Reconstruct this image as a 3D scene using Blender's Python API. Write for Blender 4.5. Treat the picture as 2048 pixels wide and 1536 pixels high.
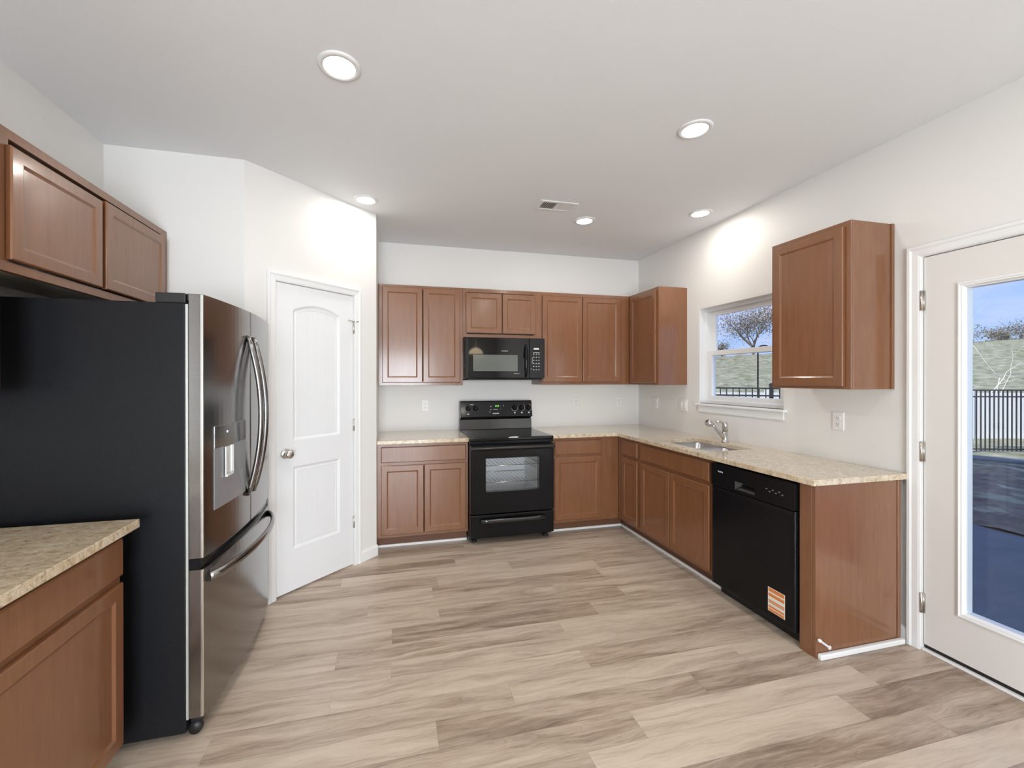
import bpy, bmesh, math, random
from mathutils import Vector, Matrix

random.seed(7)
for _o in list(bpy.data.objects):
    bpy.data.objects.remove(_o)
SC = bpy.context.scene
COL = SC.collection
PI = math.pi

# ------------------------------------------------------------------ camera
cam_data = bpy.data.cameras.new('camera')
cam = bpy.data.objects.new('camera', cam_data)
COL.objects.link(cam)
YAW, PITCH, ROLL = 0.2373, -0.0015, 0.0007
_f = Vector((math.sin(YAW) * math.cos(PITCH), math.cos(YAW) * math.cos(PITCH), math.sin(PITCH)))
_r = Vector((math.cos(YAW), -math.sin(YAW), 0))
_u = _r.cross(_f)
_r2 = math.cos(ROLL) * _r - math.sin(ROLL) * _u
_u2 = math.sin(ROLL) * _r + math.cos(ROLL) * _u
cam.matrix_world = Matrix(((_r2.x, _u2.x, -_f.x, -2.706), (_r2.y, _u2.y, -_f.y, -4.2067),
                           (_r2.z, _u2.z, -_f.z, 1.4243), (0, 0, 0, 1)))
cam_data.sensor_width = 36
cam_data.lens = 837.44 / 2048 * 36
cam_data.shift_x = 37.717 / 2048
cam_data.shift_y = -8.9 / 2048
cam_data.clip_start = 0.05
cam_data.clip_end = 500
SC.camera = cam

# ------------------------------------------------------------------ view, sky, sun
SC.view_settings.view_transform = 'Standard'
SC.view_settings.look = 'None'
SC.view_settings.gamma = 1
SC.view_settings.use_curve_mapping = False
SC.view_settings.exposure = 0.0

CAN_W = 4.2          # each recessed light
CAN_COL = (1.0, 0.945, 0.87)
REAR_W = 265.0         # added fill lamp at the rear window, boosted well above the sky
SUN_E = 5.2
SKY_S = 1.1


class NT:
    """small node-tree builder"""
    def __init__(self, nt):
        self.nt = nt

    def n(self, typ, _props=None, **inp):
        nd = self.nt.nodes.new(typ)
        for k, v in (_props or {}).items():
            setattr(nd, k, v)
        for k, v in inp.items():
            key = k.replace('_', ' ')
            sock = nd.inputs[int(k[1:])] if (k[0] == 'i' and k[1:].isdigit()) else nd.inputs[key]
            if isinstance(v, bpy.types.NodeSocket):
                self.nt.links.new(v, sock)
            else:
                if sock.type == 'RGBA' and len(v) == 3:
                    v = (*v, 1)
                sock.default_value = v
        return nd

    def ramp(self, fac, stops, interp='LINEAR'):
        nd = self.nt.nodes.new('ShaderNodeValToRGB')
        nd.color_ramp.interpolation = interp
        e = nd.color_ramp.elements
        while len(e) < len(stops):
            e.new(0.5)
        for i, (p, c) in enumerate(stops):
            e[i].position = p
            e[i].color = (*c, 1) if len(c) == 3 else c
        self.nt.links.new(fac, nd.inputs[0])
        return nd.outputs[0]

    def mix(self, fac, a, b, blend='MIX'):
        nd = self.nt.nodes.new('ShaderNodeMix')
        nd.data_type = 'RGBA'
        nd.blend_type = blend
        for sock, v in ((nd.inputs[0], fac), (nd.inputs[6], a), (nd.inputs[7], b)):
            if isinstance(v, bpy.types.NodeSocket):
                self.nt.links.new(v, sock)
            elif sock.type == 'RGBA':
                sock.default_value = (*v, 1) if len(v) == 3 else v
            else:
                sock.default_value = v
        return nd.outputs[2]

    def math(self, op, a, b=0.0):
        nd = self.nt.nodes.new('ShaderNodeMath')
        nd.operation = op
        for sock, v in ((nd.inputs[0], a), (nd.inputs[1], b)):
            if isinstance(v, bpy.types.NodeSocket):
                self.nt.links.new(v, sock)
            else:
                sock.default_value = v
        return nd.outputs[0]

    def coords(self, scale=(1, 1, 1), out='Object', loc=(0, 0, 0), rot=(0, 0, 0)):
        tc = self.nt.nodes.new('ShaderNodeTexCoord')
        mp = self.nt.nodes.new('ShaderNodeMapping')
        mp.inputs['Scale'].default_value = scale
        mp.inputs['Location'].default_value = loc
        mp.inputs['Rotation'].default_value = rot
        self.nt.links.new(tc.outputs[out], mp.inputs[0])
        return mp.outputs[0]

    def link(self, a, b):
        self.nt.links.new(a, b)


world = bpy.data.worlds.new('sky')
SC.world = world
world.use_nodes = True
W = NT(world.node_tree)
world.node_tree.nodes.clear()
_tc = W.n('ShaderNodeTexCoord')
_sep = W.n('ShaderNodeSeparateXYZ', Vector=_tc.outputs['Generated'])
_grad = W.ramp(_sep.outputs[2], [(0.0, (0.50, 0.66, 0.98)), (0.15, (0.36, 0.54, 0.97)), (0.5, (0.15, 0.32, 0.82)), (1.0, (0.08, 0.2, 0.62))])
_cl = W.n('ShaderNodeTexNoise', Vector=W.coords((1, 1, 2.2), 'Generated'), Scale=5.5, Detail=6.0, Roughness=0.55, Distortion=0.4)
_cm = W.ramp(_cl.outputs[0], [(0.46, (0, 0, 0)), (0.70, (0.85, 0.85, 0.85))])
_sky = W.mix(_cm, _grad, (0.78, 0.76, 0.95))
_bg = W.n('ShaderNodeBackground', Color=_sky, Strength=SKY_S)
W.link(_bg.outputs[0], W.n('ShaderNodeOutputWorld').inputs[0])

_sl = bpy.data.lights.new('sun', 'SUN')
_sl.energy = SUN_E
_sl.color = (1.0, 0.94, 0.84)
_sl.angle = 0.009
_so = bpy.data.objects.new('sun', _sl)
COL.objects.link(_so)
_so.rotation_euler = Vector((0.80, 0.16, -0.56)).to_track_quat('-Z', 'Y').to_euler()
_so.location = (-6, -2, 9)

_al = bpy.data.lights.new('rear_window_fill', 'AREA')  # fill lamp added just outside the panes, brighter than the sky there
_al.shape = 'RECTANGLE'
_al.size, _al.size_y = 1.9, 1.9
_al.energy = REAR_W
_al.color = (0.90, 0.938, 1.0)
_ao = bpy.data.objects.new('rear_window_fill', _al)
COL.objects.link(_ao)
_ao.location = (-2.7, -7.60, 1.10)
_ao.rotation_euler = (PI / 2, 0, 0)

# ------------------------------------------------------------------ materials
def mat(name):
    m = bpy.data.materials.new(name)
    m.use_nodes = True
    nt = NT(m.node_tree)
    b = m.node_tree.nodes['Principled BSDF']
    return m, nt, b


def simple(name, col, rough=0.5, metal=0.0, spec=0.5, coat=0.0, emit=None, es=0.0):
    m, nt, b = mat(name)
    b.inputs['Base Color'].default_value = (*col, 1)
    b.inputs['Roughness'].default_value = rough
    b.inputs['Metallic'].default_value = metal
    b.inputs['Specular IOR Level'].default_value = spec
    b.inputs['Coat Weight'].default_value = coat
    b.inputs['Coat Roughness'].default_value = 0.06
    if emit:
        b.inputs['Emission Color'].default_value = (*emit, 1)
        b.inputs['Emission Strength'].default_value = es
    return m


def paint(name, col, rough=0.6, scale=160, bump=0.03, dist=0.001):
    m, nt, b = mat(name)
    b.inputs['Roughness'].default_value = rough
    v = nt.coords()
    nz = nt.n('ShaderNodeTexNoise', Vector=v, Scale=scale, Detail=3.0)
    big = nt.n('ShaderNodeTexNoise', Vector=v, Scale=1.3, Detail=2.0)
    c = nt.mix(big.outputs[0], tuple(x * 0.975 for x in col), tuple(min(1, x * 1.02) for x in col))
    nt.link(c, b.inputs['Base Color'])
    bp = nt.n('ShaderNodeBump', Strength=bump, Distance=dist, Height=nz.outputs[0])
    nt.link(bp.outputs[0], b.inputs['Normal'])
    return m


M = {}
M['wall'] = paint('wall_paint', (0.80, 0.785, 0.76), 0.55)
M['ceiling'] = paint('ceiling_paint', (0.845, 0.86, 0.875), 0.8, 420, 0.25, 0.002)
M['trim'] = paint('white_trim_paint', (0.84, 0.84, 0.835), 0.35, 60, 0.01)
M['door_white'] = paint('white_door_paint', (0.82, 0.825, 0.835), 0.38, 60, 0.01)
M['ext_door'] = paint('exterior_door_paint', (0.76, 0.74, 0.71), 0.4, 60, 0.01)
M['vinyl'] = simple('white_vinyl', (0.85, 0.86, 0.87), 0.35)
M['plate'] = simple('white_plate_plastic', (0.83, 0.82, 0.80), 0.35)
M['slot'] = simple('outlet_slot', (0.06, 0.06, 0.06), 0.6)


def wood(name, base, dark, light, rough=0.33):
    m, nt, b = mat(name)
    v = nt.coords((9, 9, 0.9))
    g = nt.n('ShaderNodeTexNoise', Vector=v, Scale=5.0, Detail=5.0, Roughness=0.6, Distortion=0.6)
    v2 = nt.coords((60, 60, 2.2))
    g2 = nt.n('ShaderNodeTexNoise', Vector=v2, Scale=4.0, Detail=3.0)
    v3 = nt.coords((2.2, 2.2, 1.3))
    g3 = nt.n('ShaderNodeTexNoise', Vector=v3, Scale=2.0, Detail=2.0)
    c = nt.ramp(g.outputs[0], [(0.25, dark), (0.5, base), (0.78, light)])
    c = nt.mix(nt.math('MULTIPLY', g2.outputs[0], 0.22), c, tuple(x * 0.75 for x in base))
    c = nt.mix(nt.math('MULTIPLY', g3.outputs[0], 0.35), c, tuple(x * 1.25 for x in light))
    nt.link(c, b.inputs['Base Color'])
    b.inputs['Roughness'].default_value = rough
    b.inputs['Specular IOR Level'].default_value = 0.5
    b.inputs['Coat Weight'].default_value = 0.65
    b.inputs['Coat Roughness'].default_value = 0.14
    bp = nt.n('ShaderNodeBump', Strength=0.04, Distance=0.001, Height=g2.outputs[0])
    nt.link(bp.outputs[0], b.inputs['Normal'])
    return m


M['wood'] = wood('stained_maple', (0.200, 0.080, 0.032), (0.162, 0.062, 0.024), (0.238, 0.100, 0.042))
M['raw'] = simple('unfinished_cabinet_underside', (0.62, 0.58, 0.50), 0.7)
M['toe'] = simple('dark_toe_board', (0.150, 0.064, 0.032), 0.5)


def granite():
    m, nt, b = mat('beige_granite')
    v = nt.coords((1, 1.6, 1))
    a = nt.n('ShaderNodeTexNoise', Vector=v, Scale=26.0, Detail=6.0, Roughness=0.65, Distortion=0.6)
    d = nt.n('ShaderNodeTexNoise', Vector=nt.coords((1, 1.8, 1), loc=(3, 7, 1)), Scale=62.0, Detail=4.0, Roughness=0.6)
    f = nt.n('ShaderNodeTexNoise', Vector=nt.coords((1, 1, 1), loc=(9, 2, 4)), Scale=130.0, Detail=3.0)
    c = nt.ramp(a.outputs[0], [(0.30, (0.32, 0.23, 0.14)), (0.43, (0.56, 0.44, 0.29)), (0.55, (0.66, 0.54, 0.38)), (0.72, (0.78, 0.69, 0.54))])
    dk = nt.ramp(d.outputs[0], [(0.30, (1, 1, 1)), (0.40, (0, 0, 0))])
    c = nt.mix(nt.math('MULTIPLY', dk, 0.75), c, (0.20, 0.15, 0.11))
    lt = nt.ramp(f.outputs[0], [(0.60, (0, 0, 0)), (0.68, (1, 1, 1))])
    c = nt.mix(nt.math('MULTIPLY', lt, 0.6), c, (0.80, 0.77, 0.70))
    nt.link(c, b.inputs['Base Color'])
    b.inputs['Roughness'].default_value = 0.16
    b.inputs['Specular IOR Level'].default_value = 0.6
    b.inputs['Coat Weight'].default_value = 0.7
    b.inputs['Coat Roughness'].default_value = 0.06
    return m


M['granite'] = granite()


def floor_mat():
    m, nt, b = mat('vinyl_plank')
    at = nt.n('ShaderNodeAttribute', {'attribute_name': 'plank'})
    sep = nt.n('ShaderNodeSeparateColor', Color=at.outputs['Color'])
    tone, seed = sep.outputs[0], sep.outputs[1]
    tc = nt.n('ShaderNodeTexCoord')
    off = nt.n('ShaderNodeCombineXYZ', X=nt.math('MULTIPLY', seed, 37.0), Y=nt.math('MULTIPLY', seed, 91.0), Z=nt.math('MULTIPLY', seed, 53.0))
    ad = nt.n('ShaderNodeVectorMath', {'operation': 'ADD'}, i0=tc.outputs['Object'], i1=off.outputs[0])

    def sc(s):
        return nt.n('ShaderNodeVectorMath', {'operation': 'MULTIPLY'}, i0=ad.outputs[0], i1=s).outputs[0]
    wob = nt.n('ShaderNodeTexNoise', Vector=sc((1.6, 5.0, 1)), Scale=1.6, Detail=2.0)
    wv = nt.n('ShaderNodeVectorMath', {'operation': 'MULTIPLY_ADD'}, i0=wob.outputs['Color'], i1=(0.10, 0.085, 0.0), i2=ad.outputs[0])

    def sw(s_):
        return nt.n('ShaderNodeVectorMath', {'operation': 'MULTIPLY'}, i0=wv.outputs[0], i1=s_).outputs[0]
    broad = nt.n('ShaderNodeTexNoise', Vector=sw((0.8, 9.0, 1)), Scale=1.8, Detail=6.0, Roughness=0.6, Distortion=0.6)
    fine = nt.n('ShaderNodeTexNoise', Vector=sw((2.6, 60.0, 1)), Scale=2.6, Detail=6.0, Roughness=0.7, Distortion=0.3)
    knot = nt.n('ShaderNodeTexNoise', Vector=sw((2.6, 12.0, 1)), Scale=2.0, Detail=5.0, Roughness=0.68, Distortion=2.8)
    fl = nt.ramp(knot.outputs[0], [(0.60, (0, 0, 0)), (0.74, (1, 1, 1))])
    s = nt.math('ADD', nt.math('MULTIPLY', broad.outputs[0], 1.05), nt.math('MULTIPLY', fine.outputs[0], 0.50))
    s = nt.math('ADD', s, nt.math('MULTIPLY', knot.outputs[0], 0.30))
    s = nt.math('ADD', s, nt.math('MULTIPLY', tone, 0.34))
    s = nt.math('SUBTRACT', s, nt.math('MULTIPLY', fl, 0.22))
    c = nt.ramp(nt.math('MULTIPLY', s, 0.5), [(0.36, (0.180, 0.126, 0.090)), (0.45, (0.315, 0.234, 0.174)), (0.53, (0.455, 0.358, 0.277)), (0.61, (0.575, 0.470, 0.372)), (0.72, (0.66, 0.560, 0.450))])
    nt.link(c, b.inputs['Base Color'])
    rr = nt.n('ShaderNodeMapRange', Value=fine.outputs[0], i3=0.24, i4=0.38)
    nt.link(rr.outputs[0], b.inputs['Roughness'])
    b.inputs['Specular IOR Level'].default_value = 0.5
    bp = nt.n('ShaderNodeBump', Strength=0.06, Distance=0.001, Height=fine.outputs[0])
    nt.link(bp.outputs[0], b.inputs['Normal'])
    return m


M['floor'] = floor_mat()
M['black_gloss'] = simple('black_gloss_enamel', (0.004, 0.0045, 0.006), 0.10, 0, 0.28)
M['black_handle'] = simple('black_polished_handle', (0.010, 0.011, 0.013), 0.14, 0, 0.9)
M['black_glass'] = simple('black_ceramic_glass', (0.003, 0.003, 0.004), 0.04, 0, 0.42)
M['black_satin'] = simple('black_satin', (0.006, 0.006, 0.007), 0.24, 0, 0.22)
M['black_plastic'] = simple('black_plastic', (0.012, 0.012, 0.013), 0.45)
M['mesh_window'] = simple('grey_screened_glass', (0.125, 0.135, 0.125), 0.12, 0, 0.5)
M['mark'] = simple('pale_printed_marking', (0.62, 0.62, 0.60), 0.5)
M['green'] = simple('green_display', (0.02, 0.1, 0.01), 0.3, emit=(0.25, 0.85, 0.05), es=0.9)
M['indicator'] = simple('blue_white_indicator', (0.5, 0.55, 0.8), 0.3, emit=(0.7, 0.75, 1.0), es=1.2)
M['orange'] = simple('orange_paper', (0.72, 0.24, 0.06), 0.55)
M['paper'] = simple('white_paper', (0.80, 0.76, 0.70), 0.55)
M['enamel'] = simple('grey_oven_enamel', (0.80, 0.81, 0.82), 0.35, emit=None)
M['wire'] = simple('oven_rack_wire', (0.80, 0.76, 0.66), 0.25, 1.0)
M['nickel'] = simple('satin_nickel', (0.62, 0.60, 0.57), 0.25, 1.0)
M['chrome'] = simple('brushed_chrome', (0.66, 0.66, 0.67), 0.20, 1.0)
M['steel'] = simple('sink_steel', (0.62, 0.63, 0.66), 0.28, 1.0)
M['highlight_and_lever'] = simple('edge_highlight_and_lever_metal', (0.78, 0.80, 0.78), 0.22, 1.0)  # imitated highlight on fridge door edges; also the dispenser lever's metal
M['dispenser'] = simple('grey_dispenser_plastic', (0.30, 0.315, 0.335), 0.25, 0.3)


def stainless():
    m, nt, b = mat('dark_stainless')
    v = nt.coords((3, 3, 240))
    g = nt.n('ShaderNodeTexNoise', Vector=v, Scale=2.0, Detail=3.0)
    c = nt.mix(g.outputs[0], (0.255, 0.248, 0.242), (0.31, 0.302, 0.295))
    nt.link(c, b.inputs['Base Color'])
    b.inputs['Metallic'].default_value = 1
    b.inputs['Roughness'].default_value = 0.19
    return m


M['stainless'] = stainless()


def fridge_side():
    m, nt, b = mat('black_textured_case')
    g = nt.n('ShaderNodeTexNoise', Vector=nt.coords(), Scale=260.0, Detail=3.0)
    c = nt.mix(g.outputs[0], (0.002, 0.002, 0.003), (0.016, 0.017, 0.020))
    nt.link(c, b.inputs['Base Color'])
    b.inputs['Roughness'].default_value = 0.42
    b.inputs['Specular IOR Level'].default_value = 0.22
    bp = nt.n('ShaderNodeBump', Strength=0.35, Distance=0.001, Height=g.outputs[0])
    nt.link(bp.outputs[0], b.inputs['Normal'])
    return m


M['case'] = fridge_side()


def glass(name, tint=(0.96, 0.98, 0.98), refl=0.06):
    m = bpy.data.materials.new(name)
    m.use_nodes = True
    nt = NT(m.node_tree)
    m.node_tree.nodes.clear()
    tr = nt.n('ShaderNodeBsdfTransparent', Color=tint)
    gl = nt.n('ShaderNodeBsdfGlossy', Color=(1, 1, 1), Roughness=0.0)
    lw = nt.n('ShaderNodeLayerWeight', Blend=0.5)
    fr = nt.math('ADD', nt.math('MULTIPLY', nt.math('POWER', lw.outputs['Facing'], 5.0), 0.9), 0.03)
    mx = nt.n('ShaderNodeMixShader', i0=fr, i1=tr.outputs[0], i2=gl.outputs[0])
    nt.link(mx.outputs[0], nt.n('ShaderNodeOutputMaterial').inputs[0])
    return m


M['glass'] = glass('clear_glass')
M['oven_glass'] = glass('smoked_oven_glass', (0.95, 0.96, 0.97))
M['lens'] = simple('lit_lens', (0.9, 0.9, 0.9), 0.4, emit=(1.0, 0.97, 0.92), es=9.0)
M['shade'] = simple('lit_shade_glass', (0.8, 0.7, 0.55), 0.4, emit=(1.0, 0.80, 0.52), es=9.0)


def noise_mat(name, cols, scale, rough=0.9, sc=(1, 1, 1), detail=6.0, bump=0.0, dist=0.0):
    m, nt, b = mat(name)
    g = nt.n('ShaderNodeTexNoise', Vector=nt.coords(sc), Scale=scale, Detail=detail, Roughness=0.65, Distortion=dist)
    k = len(cols)
    c = nt.ramp(g.outputs[0], [(0.28 + 0.44 * i / (k - 1), cc) for i, cc in enumerate(cols)])
    nt.link(c, b.inputs['Base Color'])
    b.inputs['Roughness'].default_value = rough
    if bump:
        bp = nt.n('ShaderNodeBump', Strength=bump, Distance=0.05, Height=g.outputs[0])
        nt.link(bp.outputs[0], b.inputs['Normal'])
    return m


M['concrete'] = noise_mat('patio_concrete', [(0.12, 0.155, 0.185), (0.16, 0.195, 0.225)], 3.0, 0.85)
M['soil'] = noise_mat('bare_soil', [(0.10, 0.085, 0.065), (0.20, 0.17, 0.13), (0.32, 0.27, 0.20)], 4.5, 1.0, (1, 1.4, 1), 8.0, 0.6)
M['hill'] = noise_mat('dry_hill_grass', [(0.10, 0.115, 0.06), (0.24, 0.25, 0.155), (0.38, 0.375, 0.27), (0.58, 0.55, 0.45)], 2.4, 1.0, (1, 1, 2.2), 12.0, 0.6, 0.2)
M['fence_black'] = simple('black_fence_metal', (0.008, 0.008, 0.010), 0.4)
M['fence_white'] = simple('white_fence_vinyl', (0.82, 0.83, 0.84), 0.5)
M['bark'] = noise_mat('grey_bark', [(0.10, 0.085, 0.075), (0.20, 0.18, 0.16)], 9.0)
M['birch'] = noise_mat('pale_bark', [(0.55, 0.52, 0.46), (0.80, 0.77, 0.70)], 6.0)
M['leaf'] = noise_mat('withered_leaves', [(0.09, 0.085, 0.06), (0.17, 0.15, 0.11), (0.25, 0.225, 0.17)], 3.0)
M['siding'] = simple('house_siding', (0.50, 0.49, 0.47), 0.8)
# ------------------------------------------------------------------ geometry helpers
class MB:
    """collects shapes (world coordinates) and links them as ONE mesh object"""
    def __init__(self):
        self.v, self.f, self.s = [], [], []

    def add(self, vs, fs, smooth=False):
        o = len(self.v)
        self.v += [tuple(p) for p in vs]
        self.f += [tuple(o + i for i in f) for f in fs]
        self.s += [smooth] * len(fs)
        return self

    def box(self, x0, x1, y0, y1, z0, z1):
        x0, x1 = min(x0, x1), max(x0, x1)
        y0, y1 = min(y0, y1), max(y0, y1)
        z0, z1 = min(z0, z1), max(z0, z1)
        vs = [(x0, y0, z0), (x1, y0, z0), (x1, y1, z0), (x0, y1, z0), (x0, y0, z1), (x1, y0, z1), (x1, y1, z1), (x0, y1, z1)]
        return self.add(vs, [(0, 3, 2, 1), (4, 5, 6, 7), (0, 1, 5, 4), (1, 2, 6, 5), (2, 3, 7, 6), (3, 0, 4, 7)])

    def fbox(self, T, u0, u1, v0, v1, w0, w1):
        """box in a local frame T(u, v, w)"""
        vs = [T(u, v, w) for w in (w0, w1) for (u, v) in ((u0, v0), (u1, v0), (u1, v1), (u0, v1))]
        return self.add(vs, [(0, 3, 2, 1), (4, 5, 6, 7), (0, 1, 5, 4), (1, 2, 6, 5), (2, 3, 7, 6), (3, 0, 4, 7)])

    def loft(self, rings, cap0=True, cap1=True, smooth=False, closed=True):
        o = len(self.v)
        n = len(rings[0])
        for r in rings:
            self.v += [tuple(p) for p in r]
        fs = []
        for i in range(len(rings) - 1):
            for j in range(n if closed else n - 1):
                a, b = o + i * n + j, o + i * n + (j + 1) % n
                fs.append((a, b, b + n, a + n))
        k = len(fs)
        if cap0:
            fs.append(tuple(o + j for j in reversed(range(n))))
        if cap1:
            fs.append(tuple(o + (len(rings) - 1) * n + j for j in range(n)))
        self.f += fs
        self.s += [smooth] * k + [False] * (len(fs) - k)
        return self

    def tube(self, pts, r, seg=10, caps=True, flat=(1, 1)):
        pts = [Vector(p) for p in pts]
        rad = r if isinstance(r, (list, tuple)) else [r] * len(pts)
        rings = []
        ref = None
        for i, p in enumerate(pts):
            if i == 0:
                t = pts[1] - p
            elif i == len(pts) - 1:
                t = p - pts[i - 1]
            else:
                t = (pts[i + 1] - p).normalized() + (p - pts[i - 1]).normalized()
            t.normalize()
            if ref is None:
                ref = Vector((0, 0, 1)) if abs(t.z) < 0.9 else Vector((1, 0, 0))
            a = ref - t * ref.dot(t)
            if a.length < 1e-4:
                a = Vector((1, 0.3, 0.2)).cross(t)
            a.normalize()
            ref = a
            b = t.cross(a)
            rings.append([p + a * (math.cos(2 * PI * k / seg) * rad[i] * flat[0]) + b * (math.sin(2 * PI * k / seg) * rad[i] * flat[1]) for k in range(seg)])
        return self.loft(rings, caps, caps, True)

    def lathe(self, prof, center, axis=(0, 0, 1), seg=24):
        """prof: (radius, height) along axis"""
        ax = Vector(axis).normalized()
        a = Vector((1, 0, 0)) if abs(ax.x) < 0.9 else Vector((0, 1, 0))
        a = (a - ax * a.dot(ax)).normalized()
        b = ax.cross(a)
        c = Vector(center)
        rings = [[c + ax * h + a * (math.cos(2 * PI * k / seg) * max(r, 1e-4)) + b * (math.sin(2 * PI * k / seg) * max(r, 1e-4)) for k in range(seg)] for r, h in prof]
        return self.loft(rings, True, True, True)

    def grid(self, us, vs, inside, T, w0, w1):
        """extruded sheet made of the cells of a grid for which inside(uc, vc); T(u, v, w)"""
        us, vs = sorted(set(us)), sorted(set(vs))
        ok = {}
        for i in range(len(us) - 1):
            for j in range(len(vs) - 1):
                ok[i, j] = inside((us[i] + us[i + 1]) / 2, (vs[j] + vs[j + 1]) / 2)
        idx = {}
        V, Fc = [], []

        def vid(i, j, k):
            if (i, j, k) not in idx:
                idx[i, j, k] = len(V)
                V.append(T(us[i], vs[j], w1 if k else w0))
            return idx[i, j, k]
        for (i, j), o in ok.items():
            if not o:
                continue
            Fc.append((vid(i, j, 1), vid(i + 1, j, 1), vid(i + 1, j + 1, 1), vid(i, j + 1, 1)))
            Fc.append((vid(i, j, 0), vid(i, j + 1, 0), vid(i + 1, j + 1, 0), vid(i + 1, j, 0)))
            for (di, dj, a, b) in ((-1, 0, (i, j + 1), (i, j)), (1, 0, (i + 1, j), (i + 1, j + 1)), (0, -1, (i, j), (i + 1, j)), (0, 1, (i + 1, j + 1), (i, j + 1))):
                if not ok.get((i + di, j + dj), False):
                    Fc.append((vid(*a, 0), vid(*b, 0), vid(*b, 1), vid(*a, 1)))
        return self.add(V, Fc)

    def ringed(self, T, w, h, rings):
        """rectangular moulded panel: rings of (inset, depth), last ring filled"""
        R = [[T(i, i, d), T(w - i, i, d), T(w - i, h - i, d), T(i, h - i, d)] for i, d in rings]
        return self.loft(R, True, True)

    def build(self, name, m, parent=None, bevel=0.0, seg=2, loc=None):
        me = bpy.data.meshes.new(name)
        org = Vector(loc) if loc is not None else (parent['_o'] if parent is not None else Vector((0, 0, 0)))
        org = Vector(org)
        me.from_pydata([tuple(Vector(p) - org) for p in self.v], [], self.f)
        for p, s in zip(me.polygons, self.s):
            p.use_smooth = s
        bm = bmesh.new()
        bm.from_mesh(me)
        bmesh.ops.recalc_face_normals(bm, faces=bm.faces)
        bm.to_mesh(me)
        bm.free()
        o = bpy.data.objects.new(name, me)
        COL.objects.link(o)
        if m is not None:
            me.materials.append(M[m] if isinstance(m, str) else m)
        if parent is not None:
            o.parent = parent
            o['_o'] = tuple(org)
        else:
            o.location = org
            o['_o'] = tuple(org)
        if bevel:
            b = o.modifiers.new('bevel', 'BEVEL')
            b.width = bevel
            b.segments = seg
            b.limit_method = 'ANGLE'
            b.angle_limit = 0.7
        return o


def tag(o, label=None, cat=None, group=None, kind=None):
    if label:
        o['label'] = label
    if cat:
        o['category'] = cat
    if group:
        o['group'] = group
    if kind:
        o['kind'] = kind
    return o


def thing(name, label, cat, loc=(0, 0, 0), group=None, kind=None):
    o = bpy.data.objects.new(name, None)
    COL.objects.link(o)
    o.empty_display_size = 0.1
    o.location = loc
    o['_o'] = tuple(loc)
    return tag(o, label, cat, group, kind)


def struct(name, mb, m, bevel=0.0, label=None):
    o = mb.build(name, m, None, bevel)
    o['kind'] = 'structure'
    if label:
        o['label'] = label
    return o


def frame(origin, u, v, w):
    o, u, v, w = Vector(origin), Vector(u), Vector(v), Vector(w)
    return lambda a, b, c: o + u * a + v * b + w * c


def copy_tree(root, delta):
    """copy of a thing with copies of its parts and sub-parts, moved by delta"""
    r = root.copy()
    COL.objects.link(r)
    r.location = root.location + Vector(delta)
    for ch in root.children:
        c = ch.copy()
        COL.objects.link(c)
        c.parent = r
        for g in ch.children:
            d = g.copy()
            COL.objects.link(d)
            d.parent = c
    return r


def rrect(cx, cy, hx, hy, r, z, n=5):
    out = []
    for (sx, sy, a0) in ((1, 1, 0), (-1, 1, PI / 2), (-1, -1, PI), (1, -1, 1.5 * PI)):
        for k in range(n):
            a = a0 + PI / 2 * k / (n - 1)
            out.append((cx + sx * (hx - r) + r * math.cos(a), cy + sy * (hy - r) + r * math.sin(a), z))
    return out


def arc3(a, b, c, n=16):
    """quadratic curve through a, b (middle), c"""
    a, b, c = Vector(a), Vector(b), Vector(c)
    k = 2 * b - (a + c) / 2
    return [(1 - t) ** 2 * a + 2 * t * (1 - t) * k + t * t * c for t in [i / n for i in range(n + 1)]]


# ------------------------------------------------------------------ the room
H = 2.7536
XL = -4.29            # left wall
YK = -1.385           # pantry side wall
PA = Vector((-3.5745, YK, 0))
PB = Vector((-2.828, -0.6926, 0))
YR = -7.5             # rear wall
TH = 0.16

# floor: one mesh, each plank a face with its own tone
fb_v, fb_f, fb_c = [], [], []
PW = 0.1408
ENDS = {-1: -2.43, 0: -2.707, 1: -2.98, 3: -1.75, 4: -2.18, 5: -2.53, 6: -0.50, 7: -0.76}
TONES = {(0, 1): 0.12, (0, 0): 0.75, (5, 1): 0.18, (5, 0): 0.85, (7, 1): 0.10, (7, 0): 0.90, (3, 0): 0.9, (3, 1): 0.35,
         (-1, 0): 0.8, (-1, 1): 0.3, (4, 0): 0.5, (4, 1): 0.75, (1, 0): 0.8, (1, 1): 0.5, (6, 0): 0.9, (6, 1): 0.45}
rf = random.Random(21)
FX0, FX1, FY0, FY1 = -6.2, 0.0, YR, 0.0
k = -14
while True:
    yt = -1.754 - PW * k
    yb = yt - PW
    if yt <= FY0:
        break
    if yb < FY1:
        e = ENDS.get(k, -rf.uniform(0.3, 1.5))
        L = 1.22
        i0 = int((FX0 - e) / L) - 1
        for i in range(i0, 8):
            a, b = e + i * L, e + (i + 1) * L
            if b <= FX0 or a >= FX1:
                continue
            a, b = max(a, FX0), min(b, FX1)
            g = 0.0004
            o = len(fb_v)
            fb_v += [(a + g, max(yb, FY0) + g, 0), (b - g, max(yb, FY0) + g, 0), (b - g, min(yt, FY1) - g, 0), (a + g, min(yt, FY1) - g, 0)]
            fb_f.append((o, o + 1, o + 2, o + 3))
            fb_c.append((TONES.get((k, i + 1), rf.uniform(0.15, 0.95)), rf.random(), 0, 1))
    k += 1
fm = bpy.data.meshes.new('floor')
o = len(fb_v)
fb_v += [(FX0, FY0, -0.0015), (FX1, FY0, -0.0015), (FX1, FY1, -0.0015), (FX0, FY1, -0.0015),
         (FX0, FY0, -0.12), (FX1, FY0, -0.12), (FX1, FY1, -0.12), (FX0, FY1, -0.12)]
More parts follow.
